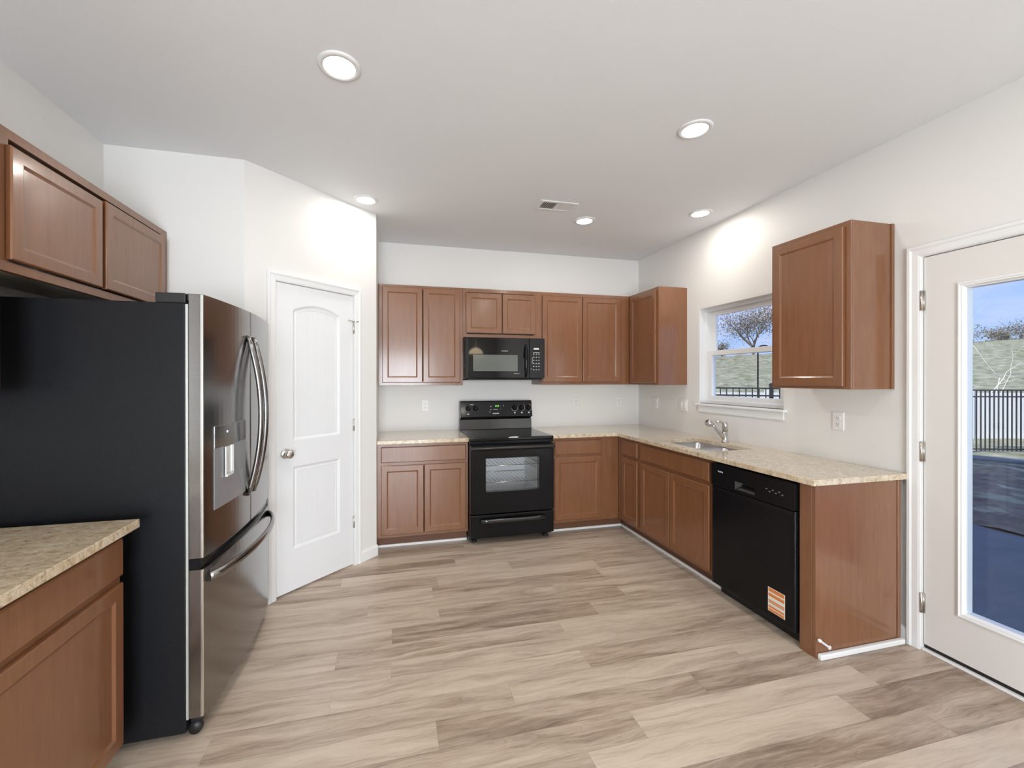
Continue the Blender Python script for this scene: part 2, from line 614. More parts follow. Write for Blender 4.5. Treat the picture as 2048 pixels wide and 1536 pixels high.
fb_f += [(o, o + 1, o + 2, o + 3), (o + 4, o + 7, o + 6, o + 5), (o, o + 4, o + 5, o + 1), (o + 1, o + 5, o + 6, o + 2), (o + 2, o + 6, o + 7, o + 3), (o + 3, o + 7, o + 4, o)]
fb_c += [(0.2, 0.5, 0, 1)] * 6
fm.from_pydata(fb_v, [], fb_f)
at = fm.attributes.new('plank', 'FLOAT_COLOR', 'FACE')
for i, c in enumerate(fb_c):
    at.data[i].color = c
fm.materials.append(M['floor'])
fo = bpy.data.objects.new('floor', fm)
COL.objects.link(fo)
tag(fo, 'wood-look vinyl plank floor in mixed light and dark brown tones', kind='structure')

struct('ceiling', MB().box(-6.2, 0, YR, 0, H, H + 0.12), 'ceiling')
struct('wall_back', MB().box(-4.45, TH, 0, TH, -0.12, H), 'wall')

WY0, WY1, WZ0, WZ1 = -1.807, -0.956, 1.205, 2.06          # kitchen window
DY0, DY1, DZ1 = -3.55, -2.58, 2.075                       # exterior door rough opening


def right_inside(y, z):
    if WY0 < y < WY1 and WZ0 < z < WZ1:
        return False
    if DY0 < y < DY1 and z < DZ1:
        return False
    return True


struct('wall_right', MB().grid([YR, DY0, DY1, WY0, WY1, 0.0], [-0.12, WZ0, WZ1, DZ1, H], right_inside, lambda y, z, w: (w, y, z), 0.0, TH), 'wall')
struct('wall_left', MB().box(XL - TH, XL, -4.6, YK, -0.12, H).box(-6.36, -6.2, YR, -4.6, -0.12, H).box(-6.2, XL, -4.6, -4.5, -0.12, H), 'wall')
# pantry corner: side wall, door wall (45 degrees) and return wall
PD = (PB - PA).normalized()
PN = Vector((PD.y, -PD.x, 0))          # towards the room
PT = frame(PA, PD, (0, 0, 1), PN)
PLEN = (PB - PA).length
S0, S1, PZ = 0.180, 0.809, 2.07
pw = MB()
pw.grid([0, S0, S1, PLEN], [-0.12, PZ, H], lambda s, z: not (S0 < s < S1 and z < PZ), PT, -0.12, 0.0)
pw.box(XL, PA.x, YK, YK + 0.12, -0.12, H)
pw.box(PB.x - 0.12, PB.x, PB.y, 0, -0.12, H)
struct('wall_pantry', pw, 'wall')


def rear_inside(x, z):
    return not (-3.7 < x < -1.7 and 0.1 < z < 2.1)


struct('wall_rear', MB().grid([-6.2, -3.7, -1.7, TH], [-0.12, 0.1, 2.1, H], rear_inside, lambda x, z, w: (x, w, z), YR - TH, YR), 'wall')
w2 = MB()
for (a, b) in ((-3.7, -3.62), (-2.74, -2.66), (-1.78, -1.7)):
    w2.box(a, b, YR - 0.11, YR - 0.04, 0.1, 2.1)
w2.box(-3.7, -1.7, YR - 0.11, YR - 0.04, 0.1, 0.18).box(-3.7, -1.7, YR - 0.11, YR - 0.04, 2.02, 2.1)
w2o = struct('window_2', w2, 'vinyl', label='white framed patio window in the wall behind the viewer')
MB().box(-3.63, -2.73, YR - 0.08, YR - 0.075, 0.17, 2.03).box(-2.67, -1.77, YR - 0.08, YR - 0.075, 0.17, 2.03).build('pane', 'glass', w2o)

# roof mass and upper storey of the house (casts the shade over the yard)
struct('roof', MB().box(-7.0, 0.25, YR - 0.3, 0.25, H + 0.14, 5.6).loft([[(-7.4, -8.2, 5.6), (0.6, -8.2, 5.6), (0.6, 0.6, 5.6), (-7.4, 0.6, 5.6)], [(-3.6, -6.5, 7.2), (-3.2, -6.5, 7.2), (-3.2, -1.2, 7.2), (-3.6, -1.2, 7.2)]]), 'siding')


# ---- mouldings
def shoe(name, mb):
    return struct(name, mb, 'trim', 0.004)


def base_profile(T, L, h=0.085, t=0.013):
    """baseboard along u with a small top bead"""
    mb = MB()
    prof = [(0, 0), (0, t), (h * 0.80, t), (h * 0.86, t * 0.75), (h * 0.97, t * 0.55), (h, t * 0.3), (h, 0)]
    mb.loft([[T(0, z, w) for z, w in prof], [T(L, z, w) for z, w in prof]])
    return mb


CW = 0.058   # casing width
bb = base_profile(PT, S0 - 0.045)
sh = base_profile(frame(PA + PD * (S1 + 0.045), PD, (0, 0, 1), PN), PLEN - S1 - 0.045 + 0.005)
bb.v_off = None
bb.add(sh.v, sh.f)
sh2 = base_profile(frame((XL, YK, 0), (1, 0, 0), (0, 0, 1), (0, -1, 0)), PA.x - XL)
bb.add(sh2.v, sh2.f)
struct('baseboard_pantry', bb, 'trim')
struct('baseboard_right', base_profile(frame((0, -2.505, 0), (0, -1, 0), (0, 0, 1), (-1, 0, 0)), 0.033), 'trim')
struct('baseboard_rear', base_profile(frame((0, DY0 - 0.06, 0), (0, -1, 0), (0, 0, 1), (-1, 0, 0)), abs(YR - DY0) - 0.06), 'trim')

# ---- shoe strip along the cabinet toe boards
TOE = 0.535
st = MB()
st.box(-2.826, -2.062, -TOE - 0.016, -TOE, 0, 0.020)
st.box(-1.294, -TOE - 0.0, -TOE - 0.016, -TOE, 0, 0.020)
st.box(-TOE - 0.016, -TOE, -1.826, -TOE - 0.016, 0, 0.020)
struct('trim_1', st, 'trim', 0.003, 'white shoe strip along the foot of the base cabinets')
struct('trim_2', MB().box(-0.605, -0.03, -2.548, -2.5245, 0, 0.028), 'trim', 0.006, 'white shoe strip along the foot of the wooden end panel')


# ---- casings
def casing(T, u0, u1, z1, name, label=None, bottom=0.0):
    """door casing around an opening u0..u1, top z1; stepped colonial profile"""
    prof = [(0.0, 0.0), (0.0, 0.009), (0.010, 0.012), (0.034, 0.013), (0.042, 0.018), (CW - 0.004, 0.018), (CW, 0.014), (CW, 0.0)]
    mb = MB()

    def ring(f):
        return [f(a, d) for a, d in prof]
    # mitred path: bottom-left, top-left, top-right, bottom-right
    rings = [ring(lambda a, d: T(u0 - a, bottom, d)), ring(lambda a, d: T(u0 - a, z1 + a, d)),
             ring(lambda a, d: T(u1 + a, z1 + a, d)), ring(lambda a, d: T(u1 + a, bottom, d))]
    mb.loft(rings)
    return struct(name, mb, 'trim', 0, label)


casing(PT, S0 - 0.002 + 0.012, S1 + 0.002 - 0.012, PZ - 0.010, 'trim_3', 'white moulded casing around the pantry door')
RT = frame((0, 0, 0), (0, -1, 0), (0, 0, 1), (-1, 0, 0))     # right wall: u = -y, w towards the room
casing(RT, 2.596, 3.534, 2.066, 'trim_4', 'white moulded casing around the glazed back door')

# ---- pantry door
d2 = thing('door_2', 'white two-panel pantry door with arched top panel and plank grooves', None, tuple(PT(S0, 0, 0)), kind='structure')
jb = MB()
jb.fbox(PT, S0, S0 + 0.012, 0, PZ, -0.12, 0.0).fbox(PT, S1 - 0.012, S1, 0, PZ, -0.12, 0.0).fbox(PT, S0 + 0.012, S1 - 0.012, PZ - 0.012, PZ, -0.12, 0.0)
jb.fbox(PT, S0 + 0.012, S0 + 0.024, 0, PZ - 0.012, -0.06, -0.042).fbox(PT, S1 - 0.024, S1 - 0.012, 0, PZ - 0.012, -0.06, -0.042)
jb.build('jamb', 'trim', d2)


def panel_door(T, W_, H_, t, mb, openings, planks):
    """moulded slab: front face at w=0, back at -t; openings = (u0,u1,z0,z1,rise)"""
    n = 14
    for (o_) in openings:
        pass
    u0, u1 = openings[0][0], openings[0][1]
    dz = -0.007

    def arch(op, u):
        a, b, z0, z1, rise = op
        c = (a + b) / 2
        return z1 + rise * (1 - ((u - c) / ((b - a) / 2)) ** 2)
    # stiles
    mb.fbox(T, 0, u0, 0, H_, -t, 0).fbox(T, u1, W_, 0, H_, -t, 0)
    # rails
    lo, up = openings
    mb.fbox(T, u0, u1, 0, lo[2], -t, 0)
    mb.fbox(T, u0, u1, lo[3], up[2], -t, 0)
    us = [u0 + (u1 - u0) * i / n for i in range(n + 1)]
    poly = [(u, arch(up, u)) for u in us] + [(u1, H_), (u0, H_)]
    mb.loft([[T(u, z, -t) for u, z in poly], [T(u, z, 0) for u, z in poly]])
    # mouldings and plank fields
    for op in openings:
        a, b, z0, z1, rise = op

        def outline(i, top_i):
            us_ = [a + i + (b - a - 2 * i) * q / n for q in range(n + 1)]
            return [(a + i, z0 + i), (b - i, z0 + i)] + [(u, arch(op, u) - top_i) for u in reversed(us_)]
        rings = [(0.0, 0.0), (0.006, -0.006), (0.018, -0.012), (0.030, -0.009), (0.036, -0.011)]
        mb.loft([[T(u, z, d) for u, z in outline(i, i)] for i, d in rings], False, True)
        i = 0.037
        fa, fb_ = a + i, b - i
        kx = planks
        gw = 0.0022
        for q in range(kx):
            p0 = fa + (fb_ - fa) * q / kx + (gw if q else 0)
            p1 = fa + (fb_ - fa) * (q + 1) / kx - (gw if q < kx - 1 else 0)
            us2 = [p0 + (p1 - p0) * s / 5 for s in range(6)]
            pl = [(p0, z0 + i), (p1, z0 + i)] + [(u, arch(op, u) - i) for u in reversed(us2)]
            mb.loft([[T(u, z, -0.016) for u, z in pl], [T(u, z, -0.0085) for u, z in pl]])
        mb.fbox(T, a, b, z0, z1 + rise * 0.5, -t, -0.018)


DS0, DS1 = S0 + 0.0145, S1 - 0.0145
DT = frame(PT(DS0, 0.012, -0.004), PD, (0, 0, 1), PN)
slab = MB()
w_ = DS1 - DS0
panel_door(DT, w_, 2.043, 0.034, slab, [(0.118, w_ - 0.118, 0.275, 0.825, 0.0), (0.118, w_ - 0.118, 1.002, 1.875, 0.047)], 4)
slab.build('door_panel', 'door_white', d2)
kb = MB()
kc = PT(DS0 + 0.062, 0.933, -0.004)
kb.lathe([(0.0, 0), (0.032, 0), (0.033, 0.004), (0.028, 0.010), (0.013, 0.013), (0.011, 0.034), (0.020, 0.040), (0.028, 0.050), (0.0275, 0.060), (0.020, 0.067), (0.0, 0.069)], kc, PN)
kb.build('door_knob', 'nickel', d2)
MB().fbox(PT, DS0 - 0.0035, DS0 + 0.001, 0.90, 0.965, -0.03, -0.0035).build('latch_plate', 'nickel', d2)
for hz in (1.815, 1.075, 0.335):
    hb = MB()
    hb.tube([PT(DS1 + 0.001, hz - 0.045, 0.004), PT(DS1 + 0.001, hz + 0.045, 0.004)], 0.0065, 10)
    hb.fbox(PT, DS1 - 0.004, DS1 + 0.010, hz - 0.044, hz + 0.044, -0.003, 0.0005)
    if hz > 1.5:
        hb.tube([PT(DS1 + 0.001, hz + 0.047, 0.006), PT(DS1 - 0.05, hz + 0.050, 0.022)], 0.004, 8)
        hb.tube([PT(DS1 + 0.001, hz + 0.047, 0.006), PT(DS1 + 0.035, hz + 0.050, 0.018)], 0.004, 8)
        hb.lathe([(0, 0), (0.007, 0), (0.007, 0.008), (0, 0.008)], PT(DS1 - 0.052, hz + 0.050, 0.016), PN, 10)
    hb.build('hinge', 'nickel', d2)

# ---- exterior glazed door
d1 = thing('door_1', 'off-white back door with one tall glass lite and three hinges', None, (0, -2.6, 0), kind='structure')
jm = MB()
jm.box(0, TH, -2.60, DY1, 0, DZ1).box(0, TH, DY0, -3.53, 0, DZ1).box(0, TH, -3.53, -2.60, 2.062, DZ1)
jm.build('jamb', 'trim', d1)
MB().box(-0.006, 0.14, -3.53, -2.60, 0.0, 0.014).build('threshold', 'trim', d1, 0.004)
MB().box(0.012, 0.05, -3.526, -2.604, 0.0145, 0.040).build('door_sweep', 'black_plastic', d1)
GY0, GY1, GZ0, GZ1 = -3.393, -2.737, 0.250, 1.897        # lite frame outer
sl = MB()
sl.grid([-3.526, GY0 + 0.02, GY1 - 0.02, -2.604], [0.034, GZ0 + 0.02, GZ1 - 0.02, 2.058], lambda y, z: not (GY0 + 0.02 < y < GY1 - 0.02 and GZ0 + 0.02 < z < GZ1 - 0.02), lambda y, z, w: (w, y, z), 0.006, 0.05)
sl.build('door_panel', 'ext_door', d1)
lf = MB()
RG = frame((0.006, GY1, GZ0), (0, -1, 0), (0, 0, 1), (-1, 0, 0))
gw_, gh_ = GY1 - GY0, GZ1 - GZ0
R_ = [(0, 0.0), (0.003, 0.008), (0.009, 0.010), (0.015, 0.006), (0.020, 0.006), (0.024, -0.004), (0.030, -0.008)]
lf.loft([[RG(i, i, d), RG(gw_ - i, i, d), RG(gw_ - i, gh_ - i, d), RG(i, gh_ - i, d)] for i, d in R_], False, False)
lf.loft([[RG(i, i, d), RG(gw_ - i, i, d), RG(gw_ - i, gh_ - i, d), RG(i, gh_ - i, d)] for i, d in ((0.030, -0.008), (0.030, -0.05), (0.0, -0.055))], False, False)
lfo = lf.build('lite_frame', 'trim', d1)
MB().box(0.016, 0.022, GY0 + 0.0295, GY1 - 0.0295, GZ0 + 0.0295, GZ1 - 0.0295).build('glass_pane', 'glass', d1)
for hz in (1.833, 1.042, 0.250):
    hb = MB()
    hb.tube([(-0.006, -2.5995, hz - 0.052), (-0.006, -2.5995, hz + 0.052)], 0.0075, 10)
    hb.box(-0.001, 0.004, -2.612, -2.588, hz - 0.051, hz + 0.051)
    hb.build('hinge', 'nickel', d1)
lv = MB()
lv.lathe([(0.0, 0), (0.032, 0), (0.030, 0.01), (0.012, 0.014), (0.011, 0.034), (0.026, 0.045), (0.026, 0.06), (0.0, 0.066)], (0.004, -3.465, 0.94), (-1, 0, 0))
lv.build('door_knob', 'nickel', d1)

# ---- kitchen window
wn = thing('window_1', 'white single-hung window above the sink', None, (0.07, (WY0 + WY1) / 2, WZ0), kind='structure')


def rect_frame(mb, x0, x1, y0, y1, z0, z1, l, r, b, t):
    mb.grid([y0, y0 + l, y1 - r, y1], [z0, z0 + b, z1 - t, z1], lambda y, z: not (y0 + l < y < y1 - r and z0 + b < z < z1 - t), lambda y, z, w: (w, y, z), x0, x1)
    return mb


fr = rect_frame(MB(), 0.055, 0.15, WY0, WY1, WZ0, WZ1, 0.035, 0.035, 0.03, 0.035)
fr.build('window_frame', 'vinyl', wn, 0.003)
us_ = rect_frame(MB(), 0.095, 0.125, WY0 + 0.035, WY1 - 0.035, 1.630, WZ1 - 0.035, 0.052, 0.052, 0.045, 0.038)
uo = us_.build('upper_sash', 'vinyl', wn, 0.003)
MB().box(0.108, 0.112, WY0 + 0.085, WY1 - 0.085, 1.672, WZ1 - 0.070).build('pane', 'glass', uo)
ls_ = rect_frame(MB(), 0.060, 0.094, WY0 + 0.036, WY1 - 0.036, WZ0 + 0.028, 1.672, 0.052, 0.052, 0.042, 0.042)
lo_ = ls_.build('lower_sash', 'vinyl', wn, 0.003)
MB().box(0.076, 0.080, WY0 + 0.086, WY1 - 0.086, WZ0 + 0.068, 1.632).build('pane', 'glass', lo_)
sil = MB()
sil.box(-0.035, 0.0549, WY0 - 0.020, WY1 + 0.020, WZ0 - 0.0195, WZ0)
struct('trim_5', sil, 'trim', 0.005, 'white window stool under the kitchen window')
struct('trim_6', MB().box(-0.014, -0.0002, WY0 - 0.002, WY1 + 0.002, WZ0 - 0.078, WZ0 - 0.020), 'trim', 0.004, 'white apron strip below the window stool')
rv = MB()
rv.box(0.001, 0.0549, WY0 + 0.0003, WY0 + 0.008, WZ0 + 0.0005, WZ1 - 0.0003).box(0.001, 0.0549, WY1 - 0.008, WY1 - 0.0003, WZ0 + 0.0005, WZ1 - 0.0003).box(0.001, 0.0549, WY0 + 0.008, WY1 - 0.008, WZ1 - 0.008, WZ1 - 0.0003)
rv.build('jamb_liner', 'trim', wn)
# ------------------------------------------------------------------ cabinets
DOOR_R = [(0.0, 0.0), (0.0, 0.015), (0.004, 0.019), (0.046, 0.019), (0.048, 0.0175), (0.055, 0.0135), (0.057, 0.0125)]
FRONT_R = [(0.0, 0.0), (0.0, 0.014), (0.006, 0.019), (0.012, 0.019)]


def door(T, u0, u1, v0, v1, parent, name='door', rings=DOOR_R):
    D = lambda a, b, c: T(u0 + a, v0 + b, c + 0.0006)
    return MB().ringed(D, u1 - u0, v1 - v0, rings).build(name, 'wood', parent, 0.0008, 1)


def wall_cabinet(T, width, v0, v1, depth, doors, label, group='wall cabinets', under=True):
    t = thing('wall_cabinet', label, 'cabinet', tuple(T(width / 2, v0, -depth / 2)), group)
    b = MB()
    hole = [min(d[0] for d in doors) + 0.014, max(d[1] for d in doors) - 0.014]
    b.grid([0, hole[0], hole[1], width], [v0, v0 + 0.035, v1 - 0.035, v1], lambda u, v: not (hole[0] < u < hole[1] and v0 + 0.035 < v < v1 - 0.035), T, -0.019, 0)
    b.fbox(T, 0, 0.016, v0, v1, -depth + 0.001, -0.019).fbox(T, width - 0.016, width, v0, v1, -depth + 0.001, -0.019)
    b.fbox(T, 0.016, width - 0.016, v1 - 0.018, v1 - 0.002, -depth + 0.001, -0.019)
    b.build('body', 'wood', t, 0.0012, 1)
    MB().fbox(T, 0.0165, width - 0.0165, v0 + 0.020, v0 + 0.030, -depth + 0.002, -0.0195).build('underside', 'raw', t)
    for d in doors:
        door(T, *d, t)
    return t


UZ0, UZ1 = 1.366, 2.281
BT = frame((0, -0.305, 0), (1, 0, 0), (0, 0, 1), (0, -1, 0))          # back wall faces


def bt(x0):
    return frame((x0, -0.305, 0), (1, 0, 0), (0, 0, 1), (0, -1, 0))


def rt(y0):
    return frame((-0.305, y0, 0), (0, -1, 0), (0, 0, 1), (-1, 0, 0))


# left of the microwave
wall_cabinet(bt(-2.826), 0.770, UZ0, UZ1, 0.305, [(0.036, 0.393, UZ0 + 0.026, UZ1 - 0.022), (0.399, 0.742, UZ0 + 0.026, UZ1 - 0.022)],
             'brown double-door wall cabinet left of the microwave, against the pantry corner')
wall_cabinet(bt(-2.055), 0.782, 1.8155, UZ1, 0.305, [(0.026, 0.376, 1.857, UZ1 - 0.042), (0.382, 0.716, 1.857, UZ1 - 0.042)],
             'short brown double-door wall cabinet directly above the microwave')
wall_cabinet(bt(-1.272), 0.966, UZ0, UZ1, 0.305, [(0.006, 0.430, UZ0 + 0.026, UZ1 - 0.038), (0.436, 0.856, UZ0 + 0.026, UZ1 - 0.038)],
             'brown double-door wall cabinet right of the microwave, on the back wall')
wc = wall_cabinet(rt(-0.306), 0.494, UZ0, UZ1, 0.305, [(0.040, 0.462, UZ0 + 0.022, UZ1 - 0.026)],
                  'brown single-door corner wall cabinet left of the sink window')
# blank part of the corner box behind the back-wall run
MB().box(-0.3045, -0.001, -0.3055, -0.001, UZ0, UZ1).build('corner_box', 'wood', wc)
wr = wall_cabinet(rt(-1.988), 0.482, UZ0, UZ1, 0.305, [(0.024, 0.452, UZ0 + 0.016, UZ1 - 0.028)],
                  'brown single-door wall cabinet between sink window and glazed back door')
MB().box(-0.022, -0.0012, -2.4755, -2.4705, UZ0, UZ1).build('scribe_strip', 'wood', wr)
# over the refrigerator and the tall one beside it (left wall)
LX = -3.98


def lt(y0):
    return frame((LX, y0, 0), (0, 1, 0), (0, 0, 1), (1, 0, 0))


wall_cabinet(lt(-2.457), 1.069, 1.792, UZ1, LX - XL, [(0.019, 0.482, 1.832, UZ1 - 0.060), (0.507, 1.015, 1.832, UZ1 - 0.050)],
             'short brown double-door wall cabinet above the refrigerator')
wall_cabinet(lt(-3.070), 0.612, UZ0, UZ1, LX - XL, [(0.026, 0.300, UZ0 + 0.022, UZ1 - 0.026), (0.306, 0.590, UZ0 + 0.022, UZ1 - 0.026)],
             'tall brown wall cabinet beside the one above the refrigerator, at the picture edge')

CTB, CT = 0.883, 0.914        # worktop underside and top
DR0, DR1 = 0.727, 0.857       # drawer fronts
DO0, DO1 = 0.126, 0.702       # doors


def base_cabinet(T, width, depth, drawers, doors, label, toe=(0, None), group='base cabinets'):
    """T: u along the face, v up, w outward; face at w=0"""
    t = thing('base_cabinet', label, 'cabinet', tuple(T(width / 2, 0, -depth / 2)), group)
    b = MB()
    h0, h1 = doors[0][0] + 0.014, doors[-1][1] - 0.014
    b.grid([0, h0, h1, width], [0.10, 0.135, 0.690, 0.735, CTB - 0.03, CTB - 0.0006],
           lambda u, v: not (h0 < u < h1 and (0.135 < v < 0.690 or 0.735 < v < CTB - 0.03)), T, -0.019, 0)
    b.fbox(T, 0, 0.016, 0.10, CTB - 0.0006, -depth + 0.001, -0.019).fbox(T, width - 0.016, width, 0.10, CTB - 0.0006, -depth + 0.001, -0.019)
    b.fbox(T, 0.016, width - 0.016, 0.10, 0.116, -depth + 0.001, -0.019)
    b.build('body', 'wood', t, 0.0012, 1)
    u0, u1 = toe[0], toe[1] if toe[1] is not None else width
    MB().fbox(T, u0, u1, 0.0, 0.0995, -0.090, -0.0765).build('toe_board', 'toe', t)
    for d in drawers:
        door(T, d[0], d[1], DR0, DR1, t, 'drawer_front', FRONT_R)
    for d in doors:
        door(T, d[0], d[1], DO0, DO1, t)
    return t


def bb_(x0):
    return frame((x0, -0.610, 0), (1, 0, 0), (0, 0, 1), (0, -1, 0))


def rb_(y0):
    return frame((-0.610, y0, 0), (0, -1, 0), (0, 0, 1), (-1, 0, 0))


base_cabinet(bb_(-2.8265), 0.764, 0.61, [(0.033, 0.743)], [(0.033, 0.381), (0.387, 0.743)],
             'brown base cabinet with one wide drawer and two doors left of the black range')
base_cabinet(bb_(-1.293), 0.682, 0.61, [(0.030, 0.497)], [(0.030, 0.497)],
             'brown one-door base cabinet right of the black range', toe=(0, 0.758))
base_cabinet(rb_(-0.6115), 0.353, 0.61, [(0.085, 0.335)], [(0.085, 0.335)],
             'narrow brown base cabinet with a drawer and a slim door next to the inside corner', toe=(-0.0765, 0.353))
base_cabinet(rb_(-0.965), 0.862, 0.61, [(0.035, 0.838)], [(0.035, 0.421), (0.427, 0.838)],
             'brown double-door sink base cabinet left of the dishwasher')
ep = thing('end_panel', 'brown wooden end panel with filler closing the run right of the dishwasher', 'panel', (-0.32, -2.48, 0))
MB().box(-0.612, -0.036, -2.524, -2.505, 0.0, CTB - 0.0006).build('panel', 'wood', ep, 0.0012, 1)
MB().box(-0.6135, -0.594, -2.5045, -2.438, 0.0, CTB - 0.0006).build('filler', 'wood', ep, 0.0012, 1)
MB().box(-0.058, -0.036, -2.5285, -2.5245, 0.03, CTB - 0.0006).build('scribe_strip', 'wood', ep, 0.0012, 1)

LFX = -3.655


def lb_(y0):
    return frame((LFX, y0, 0), (0, 1, 0), (0, 0, 1), (1, 0, 0))


base_cabinet(lb_(-3.05), 0.618, LFX - XL, [(0.02, 0.604)], [(0.02, 0.604)],
             'brown base cabinet with drawer and door in front of the refrigerator side')
base_cabinet(lb_(-3.67), 0.618, LFX - XL, [(0.02, 0.604)], [(0.02, 0.604)],
             'brown base cabinet continuing the left run outside the picture')

# ------------------------------------------------------------------ worktops
XYZ = lambda x, y, z: (x, y, z)
HX0, HX1, HY0, HY1 = -0.535, -0.155, -1.705, -1.130


def l_inside(x, y):
    if HX0 < x < HX1 and HY0 < y < HY1:
        return False
    return (y > -0.648) or (x > -0.648)


tag(MB().grid([-1.2965, -0.648, HX0, HX1, -0.001], [-2.545, HY0, HY1, -0.648, -0.001], l_inside, XYZ, CTB, CT)
    .build('countertop', 'granite', None, 0.003, 2, (-0.4, -1.0, CTB)),
    'L-shaped beige granite worktop around the corner with the sink cut-out', 'countertop', 'granite worktops')
tag(MB().box(-2.8275, -2.0605, -0.648, -0.001, CTB, CT).build('countertop', 'granite', None, 0.003, 2, (-2.44, -0.3, CTB)),
    'short beige granite worktop left of the black range', 'countertop', 'granite worktops')
tag(MB().box(XL + 0.001, -3.603, -3.70, -2.413, CTB, CT).build('countertop', 'granite', None, 0.003, 2, (-3.95, -3.0, CTB)),
    'beige granite worktop in the left foreground beside the refrigerator', 'countertop', 'granite worktops')

# ------------------------------------------------------------------ sink and faucet
sk = thing('sink', 'undermounted double-bowl stainless steel sink in the granite worktop', 'sink', (-0.345, -1.42, 0.70))
fl = MB()
B1 = (-1.2785, 0.142)
B2 = (-1.5635, 0.136)
SXc, SXh = -0.345, 0.186
for (yc, hy) in (B1, B2):
    bw = MB()
    bw.loft([rrect(SXc, yc, SXh, hy, 0.05, CTB - 0.002), rrect(SXc, yc, SXh - 0.006, hy - 0.006, 0.05, CTB - 0.010), rrect(SXc, yc, SXh - 0.014, hy - 0.014, 0.055, CTB - 0.15),
             rrect(SXc, yc, SXh - 0.03, hy - 0.03, 0.05, CTB - 0.178), rrect(SXc, yc, SXh - 0.06, hy - 0.06, 0.04, CTB - 0.185), rrect(SXc, yc, 0.02, 0.02, 0.0199, CTB - 0.188)], False, True, True)
    bo = bw.build('bowl', 'steel', sk)
    MB().lathe([(0.0, 0.0), (0.040, 0.0), (0.040, 0.004), (0.030, 0.002), (0.0, 0.001)], (SXc, yc, CTB - 0.187)).build('drain', 'chrome', bo)
# rim flange between and around the bowls, just under the stone
rm = MB()
rm.grid([HX0 - 0.02, SXc - SXh + 0.010, SXc + SXh - 0.010, HX1 + 0.02], [HY0 - 0.02, B2[0] - B2[1] + 0.010, B2[0] + B2[1] - 0.004, B1[0] - B1[1] + 0.004, B1[0] + B1[1] - 0.010, HY1 + 0.02],
        lambda x, y: not (SXc - SXh + 0.01 < x < SXc + SXh - 0.01 and (B2[0] - B2[1] + 0.01 < y < B2[0] + B2[1] - 0.004 or B1[0] - B1[1] + 0.004 < y < B1[0] + B1[1] - 0.01)), XYZ, CTB - 0.0035, CTB - 0.0005)
rm.build('rim', 'steel', sk)

fc = thing('faucet', 'brushed chrome pull-out kitchen faucet behind the sink', 'faucet', (-0.094, -1.363, CT))
fb = MB()
fb.lathe([(0.0, 0.0), (0.030, 0.0), (0.030, 0.006), (0.025, 0.010), (0.0225, 0.02), (0.0215, 0.085), (0.0, 0.086)], (-0.094, -1.363, CT))
fb.build('body', 'chrome', fc)
sp = MB()
sp.tube([(-0.092, -1.363, 0.935), (-0.118, -1.363, 0.962), (-0.155, -1.364, 0.999), (-0.195, -1.365, 1.038), (-0.222, -1.365, 1.062)], [0.017, 0.0165, 0.0145, 0.0125, 0.0125], 14)
spo = sp.build('spout', 'chrome', fc)
hd = MB()
hd.lathe([(0.0, -0.004), (0.013, -0.002), (0.021, 0.012), (0.027, 0.028), (0.0275, 0.040), (0.024, 0.052), (0.0, 0.053)], (-0.216, -1.365, 1.056), (-0.80, 0.0, 0.35))
hd.build('spray_head', 'chrome', spo)
hn = MB()
hn.lathe([(0.0, 0.0), (0.0218, 0.0), (0.0222, 0.05), (0.020, 0.066), (0.014, 0.074), (0.0, 0.077)], (-0.094, -1.363, CT + 0.0875))
hn.tube([(-0.088, -1.363, 1.010), (-0.094, -1.363, 1.045), (-0.112, -1.363, 1.068), (-0.140, -1.363, 1.080), (-0.178, -1.363, 1.080)], [0.018, 0.017, 0.014, 0.011, 0.006], 12, flat=(0.75, 1.0))
hn.build('handle', 'chrome', fc)

# ------------------------------------------------------------------ range
X0, X1 = -2.0575, -1.2985
rg = thing('range', 'black freestanding electric range with glass cooktop between the base cabinets', 'range', ((X0 + X1) / 2, -0.35, 0))
rb = MB()
rb.grid([X0, X0 + 0.09, X1 - 0.09, X1], [0.035, 0.30, 0.80, 0.888], lambda x, z: not (X0 + 0.09 < x < X1 - 0.09 and 0.30 < z < 0.80), lambda x, z, w: (x, w, z), -0.638, -0.60)
rb.box(X0, X0 + 0.03, -0.60, -0.03, 0.035, 0.888).box(X1 - 0.03, X1, -0.60, -0.03, 0.035, 0.888).box(X0 + 0.03, X1 - 0.03, -0.06, -0.03, 0.035, 0.888)
rb.box(X0 + 0.03, X1 - 0.03, -0.60, -0.06, 0.86, 0.888).box(X0 + 0.03, X1 - 0.03, -0.60, -0.06, 0.035, 0.06)
rb.build('body', 'black_satin', rg)
cv = MB()
cx0, cx1, cy0, cy1, cz0, cz1 = X0 + 0.085, X1 - 0.085, -0.599, -0.12, 0.285, 0.815
cv.loft([[(cx0, cy0, cz0), (cx1, cy0, cz0), (cx1, cy0, cz1), (cx0, cy0, cz1)], [(cx0, cy1, cz0), (cx1, cy1, cz0), (cx1, cy1, cz1), (cx0, cy1, cz1)]], False, True)
for zz in (0.40, 0.46, 0.52, 0.58, 0.64, 0.70):
    cv.box(cx0, cx0 + 0.012, cy0 + 0.02, cy1, zz, zz + 0.006).box(cx1 - 0.012, cx1, cy0 + 0.02, cy1, zz, zz + 0.006)
cv.build('oven_cavity', 'enamel', rg)
